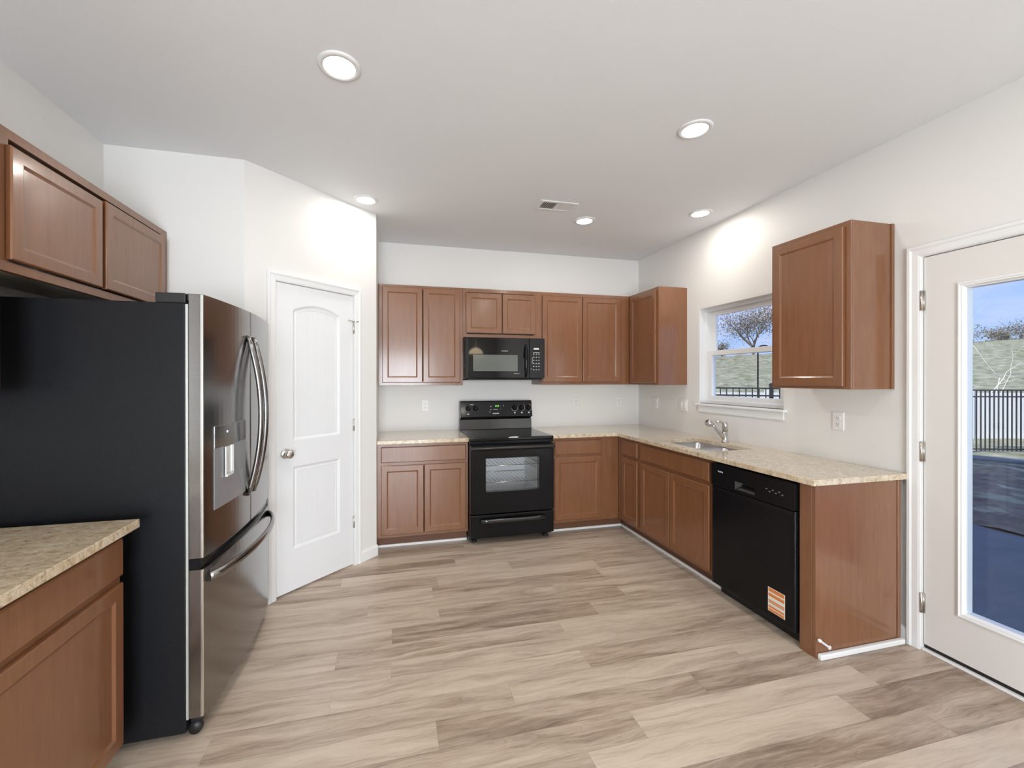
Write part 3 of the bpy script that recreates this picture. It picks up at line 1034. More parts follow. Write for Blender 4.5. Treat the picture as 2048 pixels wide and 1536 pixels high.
for zz in (0.648, 0.498):
    rk = MB()
    ya, yb_ = cy0 + 0.03, cy1 - 0.02
    rk.tube([(cx0 + 0.013, ya, zz), (cx1 - 0.013, ya, zz)], 0.0032, 6).tube([(cx0 + 0.013, yb_, zz), (cx1 - 0.013, yb_, zz)], 0.0032, 6)
    rk.tube([(cx0 + 0.016, ya, zz), (cx0 + 0.016, yb_, zz)], 0.003, 6).tube([(cx1 - 0.016, ya, zz), (cx1 - 0.016, yb_, zz)], 0.003, 6)
    for q in range(1, 14):
        xx = cx0 + 0.016 + (cx1 - cx0 - 0.032) * q / 14
        rk.tube([(xx, ya, zz), (xx, yb_, zz)], 0.0022, 6)
    rk.build('oven_rack', 'wire', rg)
ck = MB()
ck.box(X0 - 0.001, X1 + 0.001, -0.690, -0.085, 0.889, 0.917)
ck.build('cooktop', 'black_glass', rg, 0.006, 3)
MB().box(X0, X1, -0.682, -0.6395, 0.862, 0.888).build('front_trim', 'black_gloss', rg, 0.004)
od = MB()
wx0, wx1, wz0, wz1 = -1.922, -1.437, 0.450, 0.738
od.grid([X0 + 0.002, wx0, wx1, X1 - 0.002], [0.262, wz0, wz1, 0.852], lambda x, z: not (wx0 < x < wx1 and wz0 < z < wz1), lambda x, z, w: (x, w, z), -0.700, -0.642)
odo = od.build('oven_door', 'black_gloss', rg, 0.004, 2)
MB().box(wx0 + 0.0005, wx1 - 0.0005, -0.6945, -0.690, wz0 + 0.0005, wz1 - 0.0005).build('oven_window', 'oven_glass', odo)
dh = MB()
dh.loft([[(X0 + 0.004 + i, y, z) for (y, z) in pts] for i, pts in ((0, [(-0.7005, 0.848), (-0.728, 0.846), (-0.742, 0.836), (-0.740, 0.824), (-0.726, 0.814), (-0.7005, 0.806)]), (X1 - X0 - 0.008, [(-0.7005, 0.848), (-0.728, 0.846), (-0.742, 0.836), (-0.740, 0.824), (-0.726, 0.814), (-0.7005, 0.806)]))], True, True, False)
dh.build('door_handle', 'black_handle', odo, 0.004, 3)
dw = MB().box(X0 + 0.002, X1 - 0.002, -0.700, -0.642, 0.062, 0.254)
dwo = dw.build('storage_drawer', 'black_gloss', rg, 0.005, 2)
hp = arc3((-1.968, -0.7, 0.208), (-1.68, -0.7, 0.212), (-1.394, -0.7, 0.208), 12)
hpp = [(-1.968, -0.7005, 0.207)] + [(-1.960 + 0.56 * i / 12, -0.722 - 0.006 * math.sin(PI * i / 12), 0.207) for i in range(13)] + [(-1.392, -0.7005, 0.207)]
MB().tube(hpp, 0.0175, 12, flat=(1.0, 0.6)).build('drawer_handle', 'black_handle', dwo)
for (fx, fy) in ((X0 + 0.05, -0.61), (X1 - 0.05, -0.61), (X0 + 0.05, -0.08), (X1 - 0.05, -0.08)):
    MB().lathe([(0.0, 0.0), (0.022, 0.0), (0.022, 0.012), (0.010, 0.016), (0.010, 0.0345), (0.0, 0.0345)], (fx, fy, 0.0), seg=14).build('foot', 'black_plastic', rg)
# backguard: riser, then the leaning control panel
MB().loft([[(X0 + 0.006, y, z) for y, z in ((-0.085, 0.9175), (-0.100, 0.9175), (-0.090, 1.020), (-0.03, 1.020), (-0.03, 0.9175))], [(X1 - 0.006, y, z) for y, z in ((-0.085, 0.9175), (-0.100, 0.9175), (-0.090, 1.020), (-0.03, 1.020), (-0.03, 0.9175))]]).build('riser', 'black_handle', rg, 0.003)
cpY = lambda z: -0.138 + (z - 1.045) * 0.19
pf = [(cpY(1.045) + 0.0, 1.045), (cpY(1.197), 1.197), (cpY(1.197) + 0.012, 1.204), (-0.02, 1.204), (-0.02, 1.0205), (-0.075, 1.0205), (-0.10, 1.030)]
cpo = MB().loft([[(X0 + 0.010, y, z) for y, z in pf], [(X1 - 0.010, y, z) for y, z in pf]]).build('control_panel', 'black_gloss', rg, 0.003)
CN = Vector((0, -1, 0.19)).normalized()


def CP(x, z, w=0.0):
    p = Vector((x, cpY(z), z))
    return p + CN * w


for kx in (-1.974, -1.898, -1.494, -1.420, -1.345):
    kk = MB()
    kk.lathe([(0.0, 0.0005), (0.025, 0.0005), (0.0245, 0.006), (0.021, 0.008), (0.019, 0.020), (0.0, 0.021)], CP(kx, 1.132), CN, 20)
    a = CP(kx, 1.132, 0.022)
    kk.fbox(frame(a, (1, 0, 0), CN.cross(Vector((1, 0, 0))), CN), -0.005, 0.005, -0.019, 0.019, -0.002, 0.008)
    kk.build('knob', 'black_satin', rg)


def mark(parent, P_, items, m='mark', name='marking'):
    """flat little printed bars: (x, z, w, h)"""
    mk = MB()
    for x, z, w, h in items:
        mk.loft([[P_(x - w / 2, z - h / 2, 0.0003), P_(x + w / 2, z - h / 2, 0.0003), P_(x + w / 2, z + h / 2, 0.0003), P_(x - w / 2, z + h / 2, 0.0003)],
                 [P_(x - w / 2, z - h / 2, 0.0007), P_(x + w / 2, z - h / 2, 0.0007), P_(x + w / 2, z + h / 2, 0.0007), P_(x - w / 2, z + h / 2, 0.0007)]])
    return mk.build(name, m, parent)


mark(cpo, CP, [(-1.693 + q * 0.0105, 1.152, 0.007, 0.014) for q in range(4)], 'green', 'display')
mark(cpo, CP, [(-1.692 + (q - 4) * 0.0072, 1.078, 0.0056, 0.010) for q in range(9)], name='lettering')
mark(cpo, CP, [(-1.712 + q * 0.009, 1.116 + (q % 2) * 0.003, 0.006, 0.006) for q in range(5)], name='lettering')
for it in ((-1.742, 1.148, 0.016, 0.005), (-1.742, 1.116, 0.014, 0.004), (-1.752, 1.093, 0.016, 0.003), (-1.640, 1.152, 0.004, 0.004), (-1.640, 1.120, 0.004, 0.004),
           (-1.612, 1.154, 0.003, 0.016), (-1.494, 1.082, 0.014, 0.014), (-1.420, 1.082, 0.014, 0.014), (-1.345, 1.082, 0.014, 0.014), (-1.974, 1.076, 0.018, 0.009), (-1.935, 1.168, 0.04, 0.004)):
    mark(cpo, CP, [it])
for kx, a0, a1 in ((-1.494, 1.05, 2.15), (-1.420, -0.42, 0.30), (-1.345, -0.45, 0.45)):
    pts = [CP(kx + 0.033 * math.cos(PI * (a0 + (a1 - a0) * i / 14)), 1.132 + 0.033 * math.sin(PI * (a0 + (a1 - a0) * i / 14)), 0.0006) for i in range(15)]
    MB().tube(pts, 0.0013, 5).build('dial_arc', 'mark', cpo)

# ------------------------------------------------------------------ microwave
mw = thing('microwave', 'black over-the-range microwave under the short wall cabinet', 'microwave', (-1.68, -0.2, 1.41))
MX0, MX1, MZ0, MZ1 = -2.054, -1.2735, 1.412, 1.8145
MB().box(MX0, MX1, -0.372, -0.002, MZ0 + 0.012, MZ1).build('body', 'black_satin', mw, 0.003)
md = MB().loft([[(MX0 + 0.001, -0.373, MZ0 + 0.020), (-1.432, -0.373, MZ0 + 0.020), (-1.432, -0.373, MZ1 - 0.003), (MX0 + 0.001, -0.373, MZ1 - 0.003)],
                [(MX0 + 0.006, -0.392, MZ0 + 0.020), (-1.432, -0.392, MZ0 + 0.020), (-1.432, -0.392, MZ1 - 0.003), (MX0 + 0.006, -0.392, MZ1 - 0.003)],
                [(MX0 + 0.034, -0.402, MZ0 + 0.022), (-1.433, -0.402, MZ0 + 0.022), (-1.433, -0.402, MZ1 - 0.005), (MX0 + 0.034, -0.402, MZ1 - 0.005)]])
mdo = md.build('door', 'black_glass', mw, 0.0015, 2)
MB().box(-1.977, -1.546, -0.4035, -0.4022, 1.497, 1.650).build('window', 'mesh_window', mdo, 0.0008, 1)
hh = MB()
hr = []
for i in range(13):
    t_ = i / 12
    z = 1.440 + 0.312 * t_
    k_ = math.sin(PI * t_) ** 0.5
    hr.append([(-1.466 + (0.006 + 0.016 * k_) * math.cos(a), -0.404 - (0.006 + 0.030 * k_) * math.sin(a), z) for a in [PI * j / 8 for j in range(9)]])
hh.loft(hr, True, True, True)
hh.build('handle', 'black_gloss', mdo)
mco = MB().box(-1.430, MX1 - 0.001, -0.402, -0.373, MZ0 + 0.020, MZ1 - 0.003).build('control_panel', 'black_glass', mw, 0.002, 2)
MPT = lambda x, z, w=0.0: Vector((x, -0.4022 - w, z))
for r_ in range(6):
    mark(mco, MPT, [(-1.386 + c_ * 0.026, 1.662 - r_ * 0.030, 0.010, 0.007) for c_ in range(3)], name='lettering')
for it in ((-1.360, 1.678, 0.066, 0.003), (-1.360, 1.712, 0.052, 0.016), (-1.410, 1.52, 0.006, 0.006), (-1.400, 1.60, 0.003, 0.06)):
    mark(mco, MPT, [it])
mark(mdo, MPT, [(-1.702 + q * 0.0072, 1.687, 0.0055, 0.006) for q in range(9)], name='lettering')
mark(mdo, MPT, [(-1.582 + q * 0.0062, 1.475, 0.0048, 0.004) for q in range(9)], name='lettering')
MB().box(MX0 + 0.03, MX1 - 0.04, -0.385, -0.02, MZ0, MZ0 + 0.0115).build('vent_base', 'black_plastic', mw, 0.002)

# ------------------------------------------------------------------ dishwasher
dwr = thing('dishwasher', 'black built-in dishwasher with an orange sticker under the granite worktop', 'dishwasher', (-0.33, -2.13, 0))
QY0, QY1 = -2.432, -1.831
MB().box(-0.585, -0.03, QY0, QY1, 0.10, CTB - 0.004).build('tub', 'black_plastic', dwr)
DWT = frame((-0.586, QY1 - 0.003, 0), (0, -1, 0), (0, 0, 1), (-1, 0, 0))
dww = QY1 - QY0 - 0.006
dd = MB()
dd.ringed(lambda a, b, c: DWT(a, 0.072 + b, c), dww, 0.718 - 0.072, [(0, 0), (0, 0.040), (0.004, 0.046), (0.02, 0.049), (0.03, 0.049)])
ddo = dd.build('door_panel', 'black_satin', dwr, 0.0015, 1)
cp_ = MB()
hu0, hu1, hv0, hv1 = 0.205, 0.345, 0.742, 0.788
cp_.grid([0, hu0, hu1, dww], [0.722, hv0, hv1, 0.868], lambda u, v: not (hu0 < u < hu1 and hv0 < v < hv1), DWT, 0.0, 0.050)
cpo2 = cp_.build('control_panel', 'black_satin', dwr, 0.003, 2)
hb_ = MB()
hb_.loft([[DWT(hu0 + i, hv0 + i, d), DWT(hu1 - i, hv0 + i, d), DWT(hu1 - i, hv1 - i * 0.2, d), DWT(hu0 + i, hv1 - i * 0.2, d)] for i, d in ((-0.006, 0.0515), (0.0, 0.0505), (0.022, 0.028), (0.024, 0.012))], False, True)
hb_.build('handle_recess', 'black_handle', cpo2)
DWP = lambda u, v, w=0.0: DWT(u, v, 0.0502 + w)
mark(cpo2, DWP, [(0.065 + q * 0.011, 0.822 - (q % 2) * 0.002, 0.008, 0.008) for q in range(4)], name='lettering')
mark(cpo2, DWP, [(0.425 + q * 0.020, 0.800 - (q % 2) * 0.012, 0.012, 0.006) for q in range(6)], simple('dim_printed_marking', (0.16, 0.17, 0.16), 0.5), 'lettering')
DWD = lambda u, v, w=0.0: DWT(u, v, 0.0493 + w)
stk = mark(ddo, DWD, [(0.487, 0.182, 0.106, 0.134)], 'paper', 'sticker')
stk['label'] = 'orange and white striped paper sticker'
sb = MB()
for (v, h) in ((0.236, 0.020), (0.208, 0.018), (0.176, 0.008), (0.166, 0.006), (0.142, 0.012), (0.124, 0.014)):
    sb.fbox(lambda a, b, c: DWD(a, b, c), 0.438, 0.536, v - h / 2, v + h / 2, 0.0008, 0.0011)
sb.build('printed_band', 'orange', stk)
MB().box(-0.560, -0.545, QY0 + 0.01, QY1 - 0.01, 0.0, 0.0995).build('toe_panel', 'black_plastic', dwr)

# ------------------------------------------------------------------ refrigerator
rfr = thing('refrigerator', 'black-sided french-door refrigerator with dark stainless curved front', 'refrigerator', (-3.85, -1.865, 0))
FY0_, FY1_, FYC, FHW = -2.322, -1.408, -1.865, 0.457
MB().box(XL + 0.03, -3.496, FY0_, FY1_, 0.028, 1.724).build('case', 'case', rfr, 0.004, 2)


def sx(y, off=0.0):
    return -3.436 + 0.036 * (1 - ((y - FYC) / FHW) ** 2) + off


def front_slab(y0, y1, z0, z1, xb, off=0.0, n=12, round_=0.008):
    ys = [y0 + (y1 - y0) * i / n for i in range(n + 1)]
    plan = [(xb, y0)] + [(sx(y0) - round_, y0)] + [(sx(y, off), y) for y in [y0 + round_ * 0.7] + ys[1:-1] + [y1 - round_ * 0.7]] + [(sx(y1) - round_, y1), (xb, y1)]
    return MB().loft([[(x, y, z0) for x, y in plan], [(x, y, z1) for x, y in plan]])


DZ0_, DZT = 0.712, 1.762
for (y0, y1, hy) in ((FY0_ + 0.002, FYC - 0.0025, FYC - 0.050), (FYC + 0.0025, FY1_ - 0.002, FYC + 0.036)):
    do = front_slab(y0, y1, DZ0_, DZT, -3.486).build('door', 'stainless', rfr, 0.002, 2)
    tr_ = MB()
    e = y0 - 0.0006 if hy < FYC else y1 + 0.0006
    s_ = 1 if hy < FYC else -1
    tr_.box(sx(e) - 0.010, sx(e) + 0.0008, e, e + s_ * 0.0065, DZ0_ + 0.002, DZT - 0.002)  # bright strip standing in for the highlight on the rounded door edge
    tr_.build('edge_highlight', 'highlight_and_lever', do, 0.002, 2)
    hb_ = MB()
    z0, z1 = 0.856, 1.632
    pts = arc3((sx(hy) + 0.006, hy, z0), (-3.337, hy, (z0 + z1) / 2), (sx(hy) + 0.006, hy, z1), 20)
    hb_.tube(pts, [0.012] + [0.0155] * 19 + [0.012], 12, flat=(0.8, 1.1))
    hb_.lathe([(0.011, -0.008), (0.012, 0.012)], (sx(hy) + 0.004, hy, z0 + 0.004), (1, 0, 0.25), 12).lathe([(0.011, -0.008), (0.012, 0.012)], (sx(hy) + 0.004, hy, z1 - 0.004), (1, 0, -0.25), 12)
    hb_.build('handle', 'stainless', do)
    if hy < FYC:
        ldoor = do
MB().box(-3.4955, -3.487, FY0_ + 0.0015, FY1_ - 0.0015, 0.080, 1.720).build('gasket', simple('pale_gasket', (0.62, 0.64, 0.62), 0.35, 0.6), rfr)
fz = front_slab(FY0_ + 0.002, FY1_ - 0.002, 0.082, 0.668, -3.486, 0.0, 20).build('freezer_drawer', 'stainless', rfr, 0.002, 2)
MB().box(sx(FY0_) - 0.010, sx(FY0_) + 0.0008, FY0_ + 0.0013, FY0_ + 0.008, 0.084, 0.666).build('edge_highlight', 'highlight_and_lever', fz, 0.002, 2)  # highlight strip added on the freezer drawer's rounded edge
front_slab(FY0_ + 0.004, FY1_ - 0.004, 0.6685, 0.7115, -3.4865, -0.010, 20).build('gap_strip', 'black_gloss', rfr)
hz_ = MB()
pts = []
for i in range(25):
    t_ = i / 24
    y = -2.285 + 0.825 * t_
    bow = 0.062 * (math.sin(PI * t_) ** 0.55)
    pts.append((sx(y) + 0.004 + bow, y, 0.622 + 0.008 * math.sin(PI * t_)))
hz_.tube(pts, 0.016, 12, flat=(1.25, 0.7))
hz_.build('handle', 'stainless', fz)
MB().box(-3.49, -3.462, FY0_ + 0.03, FY1_ - 0.03, 0.030, 0.078).build('toe_grille', 'black_plastic', rfr)
for yy in (FY0_ + 0.035, FY1_ - 0.035):
    MB().box(-3.60, -3.4965, yy - 0.03, yy + 0.03, 1.7245, 1.764).box(-3.4965, -3.4865, yy - 0.022, yy + 0.022, 1.735, 1.764).build('hinge_cover', 'black_plastic', rfr, 0.004, 2)
    MB().lathe([(0, -0.012), (0.024, -0.012), (0.026, 0.0), (0.024, 0.012), (0, 0.012)], (-3.474, yy, 0.0265), (0, 1, 0), 16).build('roller', 'black_plastic', rfr)
    MB().lathe([(0, 0), (0.02, 0), (0.02, 0.027), (0, 0.027)], (-4.15, yy, 0.0005), (0, 0, 1), 12).build('foot', 'black_plastic', rfr)


def on_door(y0, y1, z0, z1, o0, o1, n=8):
    ys = [y0 + (y1 - y0) * i / n for i in range(n + 1)]
    mb = MB()
    mb.loft([[(sx(y, o0), y, z0), (sx(y, o0), y, z1), (sx(y, o1), y, z1), (sx(y, o1), y, z0)] for y in ys])
    return mb


dsp = on_door(-2.248, -1.945, 0.880, 1.228, 0.0005, 0.0035).build('dispenser', 'dispenser', ldoor, 0.001, 1)
on_door(-2.247, -1.946, 1.135, 1.227, 0.0037, 0.0047).build('dispenser_panel', 'stainless', ldoor)
dl = MB()
dl.box(sx(-2.16) + 0.006, sx(-2.16) + 0.012, -2.172, -2.163, 1.005, 1.132).box(sx(-2.1) + 0.006, sx(-2.1) + 0.012, -2.105, -2.096, 1.005, 1.132).box(sx(-2.16) + 0.005, sx(-2.1) + 0.012, -2.172, -2.096, 1.000, 1.012)
dl.box(sx(-2.13) + 0.0055, sx(-2.13) + 0.009, -2.160, -2.108, 1.012, 1.132)
dl.build('dispenser_lever', 'highlight_and_lever', ldoor, 0.0015, 2)
MB().lathe([(0, 0), (0.005, 0), (0.005, 0.002), (0, 0.002)], (sx(-2.145) + 0.0048, -2.145, 1.195), (1, 0, 0), 10).build('indicator_light', 'indicator', ldoor)

# ------------------------------------------------------------------ outlets, switch, vent, lights, stop
def outlet(T, label, kind='duplex'):
    """T local frame centred on the plate: u right, v up, w out"""
    two = kind == 'double'
    hw = 0.058 if two else 0.035
    nm = 'light_switch' if two else 'wall_outlet'
    t = thing(nm, label, 'switch' if two else 'outlet', tuple(T(0, 0, 0)), 'outlets and switches')
    pl_ = MB()
    pl_.ringed(lambda a, b, c: T(-hw + a, -0.057 + b, c + 0.0004), 2 * hw, 0.114, [(0, 0), (0, 0.003), (0.004, 0.006), (0.01, 0.006)])
    pl_.build('plate', 'plate', t)
    if two:
        for u in (-0.023, 0.023):
            MB().ringed(lambda a, b, c: T(u - 0.016 + a, -0.033 + b, c + 0.0066), 0.032, 0.066, [(0, 0), (0, 0.002), (0.003, 0.0035)]).build('rocker', 'plate', t)
    else:
        for v in (-0.020, 0.020):
            r = MB().ringed(lambda a, b, c: T(-0.0165 + a, v - 0.014 + b, c + 0.0066), 0.033, 0.028, [(0, 0), (0.001, 0.0014), (0.003, 0.0016)]).build('socket', 'plate', t)
            s = MB()
            s.fbox(T, -0.0075, -0.0055, v - 0.003, v + 0.007, 0.0083, 0.0088).fbox(T, 0.0055, 0.0075, v - 0.003, v + 0.006, 0.0083, 0.0088).fbox(T, -0.002, 0.002, v - 0.010, v - 0.006, 0.0083, 0.0088)
            s.build('slots', 'slot', r)
    return t


BW = lambda x, z: frame((x, 0, z), (1, 0, 0), (0, 0, 1), (0, -1, 0))
RW = lambda y, z: frame((0, y, z), (0, -1, 0), (0, 0, 1), (-1, 0, 0))
outlet(BW(-2.386, 1.160), 'white duplex outlet on the back wall left of the range')
outlet(BW(-0.763, 1.162), 'white duplex outlet on the back wall right of the range')
outlet(BW(-0.245, 1.168), 'white duplex outlet on the back wall closest to the corner')
outlet(RW(-0.320, 1.172), 'white duplex outlet on the right wall beneath the corner wall cabinet')
outlet(RW(-0.745, 1.172), 'white double rocker switch plate left of the sink window', 'double')
outlet(RW(-2.176, 1.160), 'white duplex outlet under the single wall cabinet near the back door')

vt = thing('ceiling_vent', 'white two-section louvred air vent in the ceiling', 'vent', (-1.48, -1.19, H))
CTF = frame((-1.632, -1.275, H), (1, 0, 0), (0, 1, 0), (0, 0, -1))
vf = MB()
vw, vd = 0.305, 0.165
vf.grid([0, 0.03, 0.1465, 0.1585, vw - 0.03, vw], [0, 0.025, vd - 0.025, vd], lambda u, v: not ((0.03 < u < 0.1465 or 0.1585 < u < vw - 0.03) and 0.025 < v < vd - 0.025), CTF, 0.0005, 0.007)
vf.build('frame', 'trim', vt, 0.002)
MB().fbox(CTF, 0.02, vw - 0.02, 0.015, vd - 0.015, 0.00015, 0.0004).build('backing', 'slot', vt)
for (a, b, s_) in ((0.030, 0.1465, -1), (0.1585, vw - 0.03, 1)):
    lv_ = MB()
    nL = 9
    for q in range(nL):
        u = a + (b - a) * (q + 0.5) / nL
        d_ = 0.0045 * s_
        lv_.loft([[CTF(u - d_ - 0.0005, y, 0.0008), CTF(u - d_ + 0.0005, y, 0.0008), CTF(u + d_ + 0.0005, y, 0.0062), CTF(u + d_ - 0.0005, y, 0.0062)] for y in (0.0255, vd - 0.0255)])
    lv_.build('louvres', 'trim', vt)


def can(x, y, label):
    t = thing('recessed_light', label, 'ceiling light', (x, y, H), 'recessed ceiling lights')
    MB().lathe([(0.0645, -0.0005), (0.088, -0.0005), (0.088, -0.004), (0.080, -0.008), (0.066, -0.009), (0.0645, -0.004)], (x, y, H), seg=40).build('trim_ring', 'trim', t)
    MB().lathe([(0.0, -0.0010), (0.064, -0.0010), (0.064, -0.006), (0.050, -0.0085), (0.0, -0.0095)], (x, y, H), seg=40).build('lens', 'lens', t)
    l = bpy.data.lights.new('lamp', 'AREA')
    l.shape = 'DISK'
    l.size = 0.12
    l.energy = CAN_W
    l.color = CAN_COL
    lo = bpy.data.objects.new('lamp', l)
    COL.objects.link(lo)
    lo.parent = t
    lo.location = (0, 0, -0.0115)
    return t


can(-2.921, -2.323, 'lit round recessed light nearest the viewer, above the refrigerator front')
can(-2.893, -0.969, 'lit round recessed light in front of the pantry corner')
can(-1.137, -2.292, 'lit round recessed light above the floor before the dishwasher')
can(-1.133, -0.969, 'lit round recessed light beside the ceiling vent')
can(-0.299, -1.332, 'lit round recessed light above the kitchen sink')
for (x, y, l_) in ((-2.9, -3.66, 'added unseen round recessed light behind the viewer, left row'), (-1.13, -3.66, 'added unseen round recessed light behind the viewer, right row'),
                   (-2.9, -5.4, 'added unseen round recessed light in the dining end, left row'), (-1.13, -5.4, 'added unseen round recessed light in the dining end, right row')):
    can(x, y, l_)  # four unseen lights added to brighten the room

pn = thing('pendant_lamp', 'pendant lamp with warm lit glass dome in the dining end', 'lamp', (-0.86, -5.9, 2.0))
MB().lathe([(0.0, H - 2.0 - 0.001), (0.06, H - 2.0 - 0.001), (0.055, H - 2.03), (0.006, H - 2.035), (0.006, 0.13), (0.0, 0.13)], (-0.86, -5.9, 2.0)).build('stem', 'nickel', pn)
MB().lathe([(0.02, 0.13), (0.07, 0.115), (0.13, 0.07), (0.17, 0.0), (0.165, 0.0), (0.125, 0.065), (0.068, 0.108), (0.02, 0.122)], (-0.86, -5.9, 2.0), seg=32).build('lamp_shade', 'shade', pn)

ds = thing('door_stop', 'small white spring door stop on the foot of the end panel', 'door stop', (-0.545, -2.55, 0.05))
a_, b_ = Vector((-0.528, -2.5255, 0.046)), Vector((-0.624, -2.545, 0.112))
ax = (b_ - a_).normalized()
MB().lathe([(0, 0), (0.011, 0), (0.010, 0.006), (0, 0.008)], a_, (0, -1, 0), 14).build('base', 'plate', ds)
spn = MB()
pa = Vector((0, 0, 1)).cross(ax).normalized()
pb = ax.cross(pa)
L_ = (b_ - a_).length - 0.016
spn.tube([a_ + Vector((0, -0.006, 0.0)) + ax * (L_ * i / 120) + pa * (0.0042 * math.cos(i * 0.9)) + pb * (0.0042 * math.sin(i * 0.9)) for i in range(121)], 0.0014, 5)
spn.build('spring', 'vinyl', ds)
MB().lathe([(0, 0), (0.0075, 0), (0.0085, 0.004), (0.008, 0.014), (0.005, 0.017), (0, 0.0175)], a_ + Vector((0, -0.006, 0)) + ax * (L_ + 0.001), ax, 14).build('tip', 'plate', ds)
# ------------------------------------------------------------------ outside
FW = Vector((0.2351, 0.972, 0))
RW_ = Vector((0.972, -0.2351, 0))
C0 = Vector((-2.706, -4.2067, 0))


def out(dep, lat, z=0.0):
    p = C0 + FW * dep + RW_ * lat
    return Vector((p.x, p.y, z))


GZ = -0.16


def ground_z(dep, lat):
    if dep < 13.5:
        return GZ - 0.10 * max(0, min(1, (dep - 9.2) / 3))
    crest = 3.1 + 1.05 * max(-1.0, min(1.3, (lat - 18) / 18.0))
    t = min(1, (dep - 13.5) / 16.5)
    z = GZ - 0.1 + (crest + 0.26) * (t * (1.25 - 0.25 * t))
    return z


struct('patio', MB().box(TH + 0.001, 3.44, -7.0, 3.0, GZ - 0.1, GZ), 'concrete')
rnd = random.Random(5)
# yard and hill as one terrain sheet
tv, tf = [], []
nd, nl = 70, 70
for i in range(nd + 1):
    for j in range(nl + 1):
        dep = 2.0 + 60 * (i / nd) ** 1.6
        lat = -6 + 75 * (j / nl)
        z = ground_z(dep, lat) + (rnd.uniform(-0.02, 0.02) if dep < 13 else rnd.uniform(-0.14, 0.14))
        p = out(dep, lat, z)
        tv.append((max(p.x, TH + 0.02), p.y, z if p.x > 3.43 else GZ - 0.06))
for i in range(nd):
    for j in range(nl):
        a = i * (nl + 1) + j
        tf.append((a, a + nl + 1, a + nl + 2, a + 1))
tm = MB()
tm.v, tm.f, tm.s = tv, tf, [True] * len(tf)
hl = tm.build('ground', 'hill')
tag(hl, 'grassy hillside rising behind the yard fences', kind='structure')
# bare soil strip of the yard between patio and fence
sv = MB()
n1, n2 = 26, 30
rows = []
for i in range(n1 + 1):
    rows.append([(3.441 + (8.35 - 3.441) * i / n1, -5.5 + 7.6 * j / n2, GZ + 0.005 + rnd.uniform(-0.025, 0.03)) for j in range(n2 + 1)])
for i, r in enumerate(rows):
    sv.v += r
for i in range(n1):
    for j in range(n2):
        a = i * (n2 + 1) + j
        sv.f.append((a, a + n2 + 1, a + n2 + 2, a + 1))
        sv.s.append(True)
so_ = sv.build('soil', 'soil')
tag(so_, 'bare rough soil of the yard beyond the patio', kind='structure')
cb = MB()
A_, B_ = Vector((7.9, 1.95, 0)), Vector((9.3, -0.35, 0))
dr_ = (B_ - A_).normalized()
nr_ = Vector((dr_.y, -dr_.x, 0))
A2, B2_ = A_ - dr_ * 3, B_ + dr_ * 5
cb.loft([[A2 + Vector((0, 0, GZ - 0.1)), A2 - nr_ * 0.5 + Vector((0, 0, GZ - 0.1)), A2 - nr_ * 0.5 + Vector((0, 0, GZ + 0.05)), A2 + Vector((0, 0, GZ + 0.05))],
         [B2_ + Vector((0, 0, GZ - 0.1)), B2_ - nr_ * 0.5 + Vector((0, 0, GZ - 0.1)), B2_ - nr_ * 0.5 + Vector((0, 0, GZ + 0.05)), B2_ + Vector((0, 0, GZ + 0.05))]])
struct('path', cb, 'concrete')


def metal_fence(A, B, zb, zt, pitch, posts, label):
    A, B = Vector(A), Vector(B)
    d = (B - A)
    L = d.length
    d.normalize()
    n = Vector((-d.y, d.x, 0))
    t = thing('metal_fence', label, 'fence', (A.x, A.y, zb), 'black metal fences')
    T = frame((A.x, A.y, 0), d, (0, 0, 1), n)
    pk = MB()
    for zr in (zt - 0.02, zt - 0.16, zb + 0.09):
        pk.fbox(T, 0, L, zr - 0.014, zr + 0.014, -0.013, 0.013)
    q = 1
    while q * pitch < L:
        pk.fbox(T, q * pitch - 0.0095, q * pitch + 0.0095, zb + 0.05, zt - 0.02, -0.0085, 0.0085)
        q += 1
    pk.build('picket_panel', 'fence_black', t)
    for u in posts:
        pb_ = MB()
        pb_.fbox(T, u - 0.033, u + 0.033, zb - 0.1, zt + 0.04, -0.033, 0.033)
        pb_.loft([[T(u + a, zt + 0.04, b) for a, b in ((-0.04, -0.04), (0.04, -0.04), (0.04, 0.04), (-0.04, 0.04))], [T(u + a, zt + 0.06, b) for a, b in ((-0.04, -0.04), (0.04, -0.04), (0.04, 0.04), (-0.04, 0.04))], [T(u + a, zt + 0.085, b) for a, b in ((-0.005, -0.005), (0.005, -0.005), (0.005, 0.005), (-0.005, 0.005))]])
        pb_.build('post', 'fence_black', t)
    return t


g0 = out(9.02, 10.05)
g1 = out(8.75, 13.9)
gd = (g1 - g0).length
metal_fence(out(9.02, 10.22), g1, GZ - 0.02, 1.195, 0.088, [0.035, 1.20, 2.4, 3.6], 'black metal picket fence seen through the glass of the back door')
f0, f1 = out(8.6, 4.0), out(7.5, 5.9)
f0b = out(8.6 + (8.6 - 7.5) / 1.9 * 0.8, 3.2)
metal_fence(f0b, f1, GZ - 0.02, 1.262, 0.108, [0.03, (out(7.82, 5.2) - f0b).length], 'black metal picket fence seen through the kitchen window')

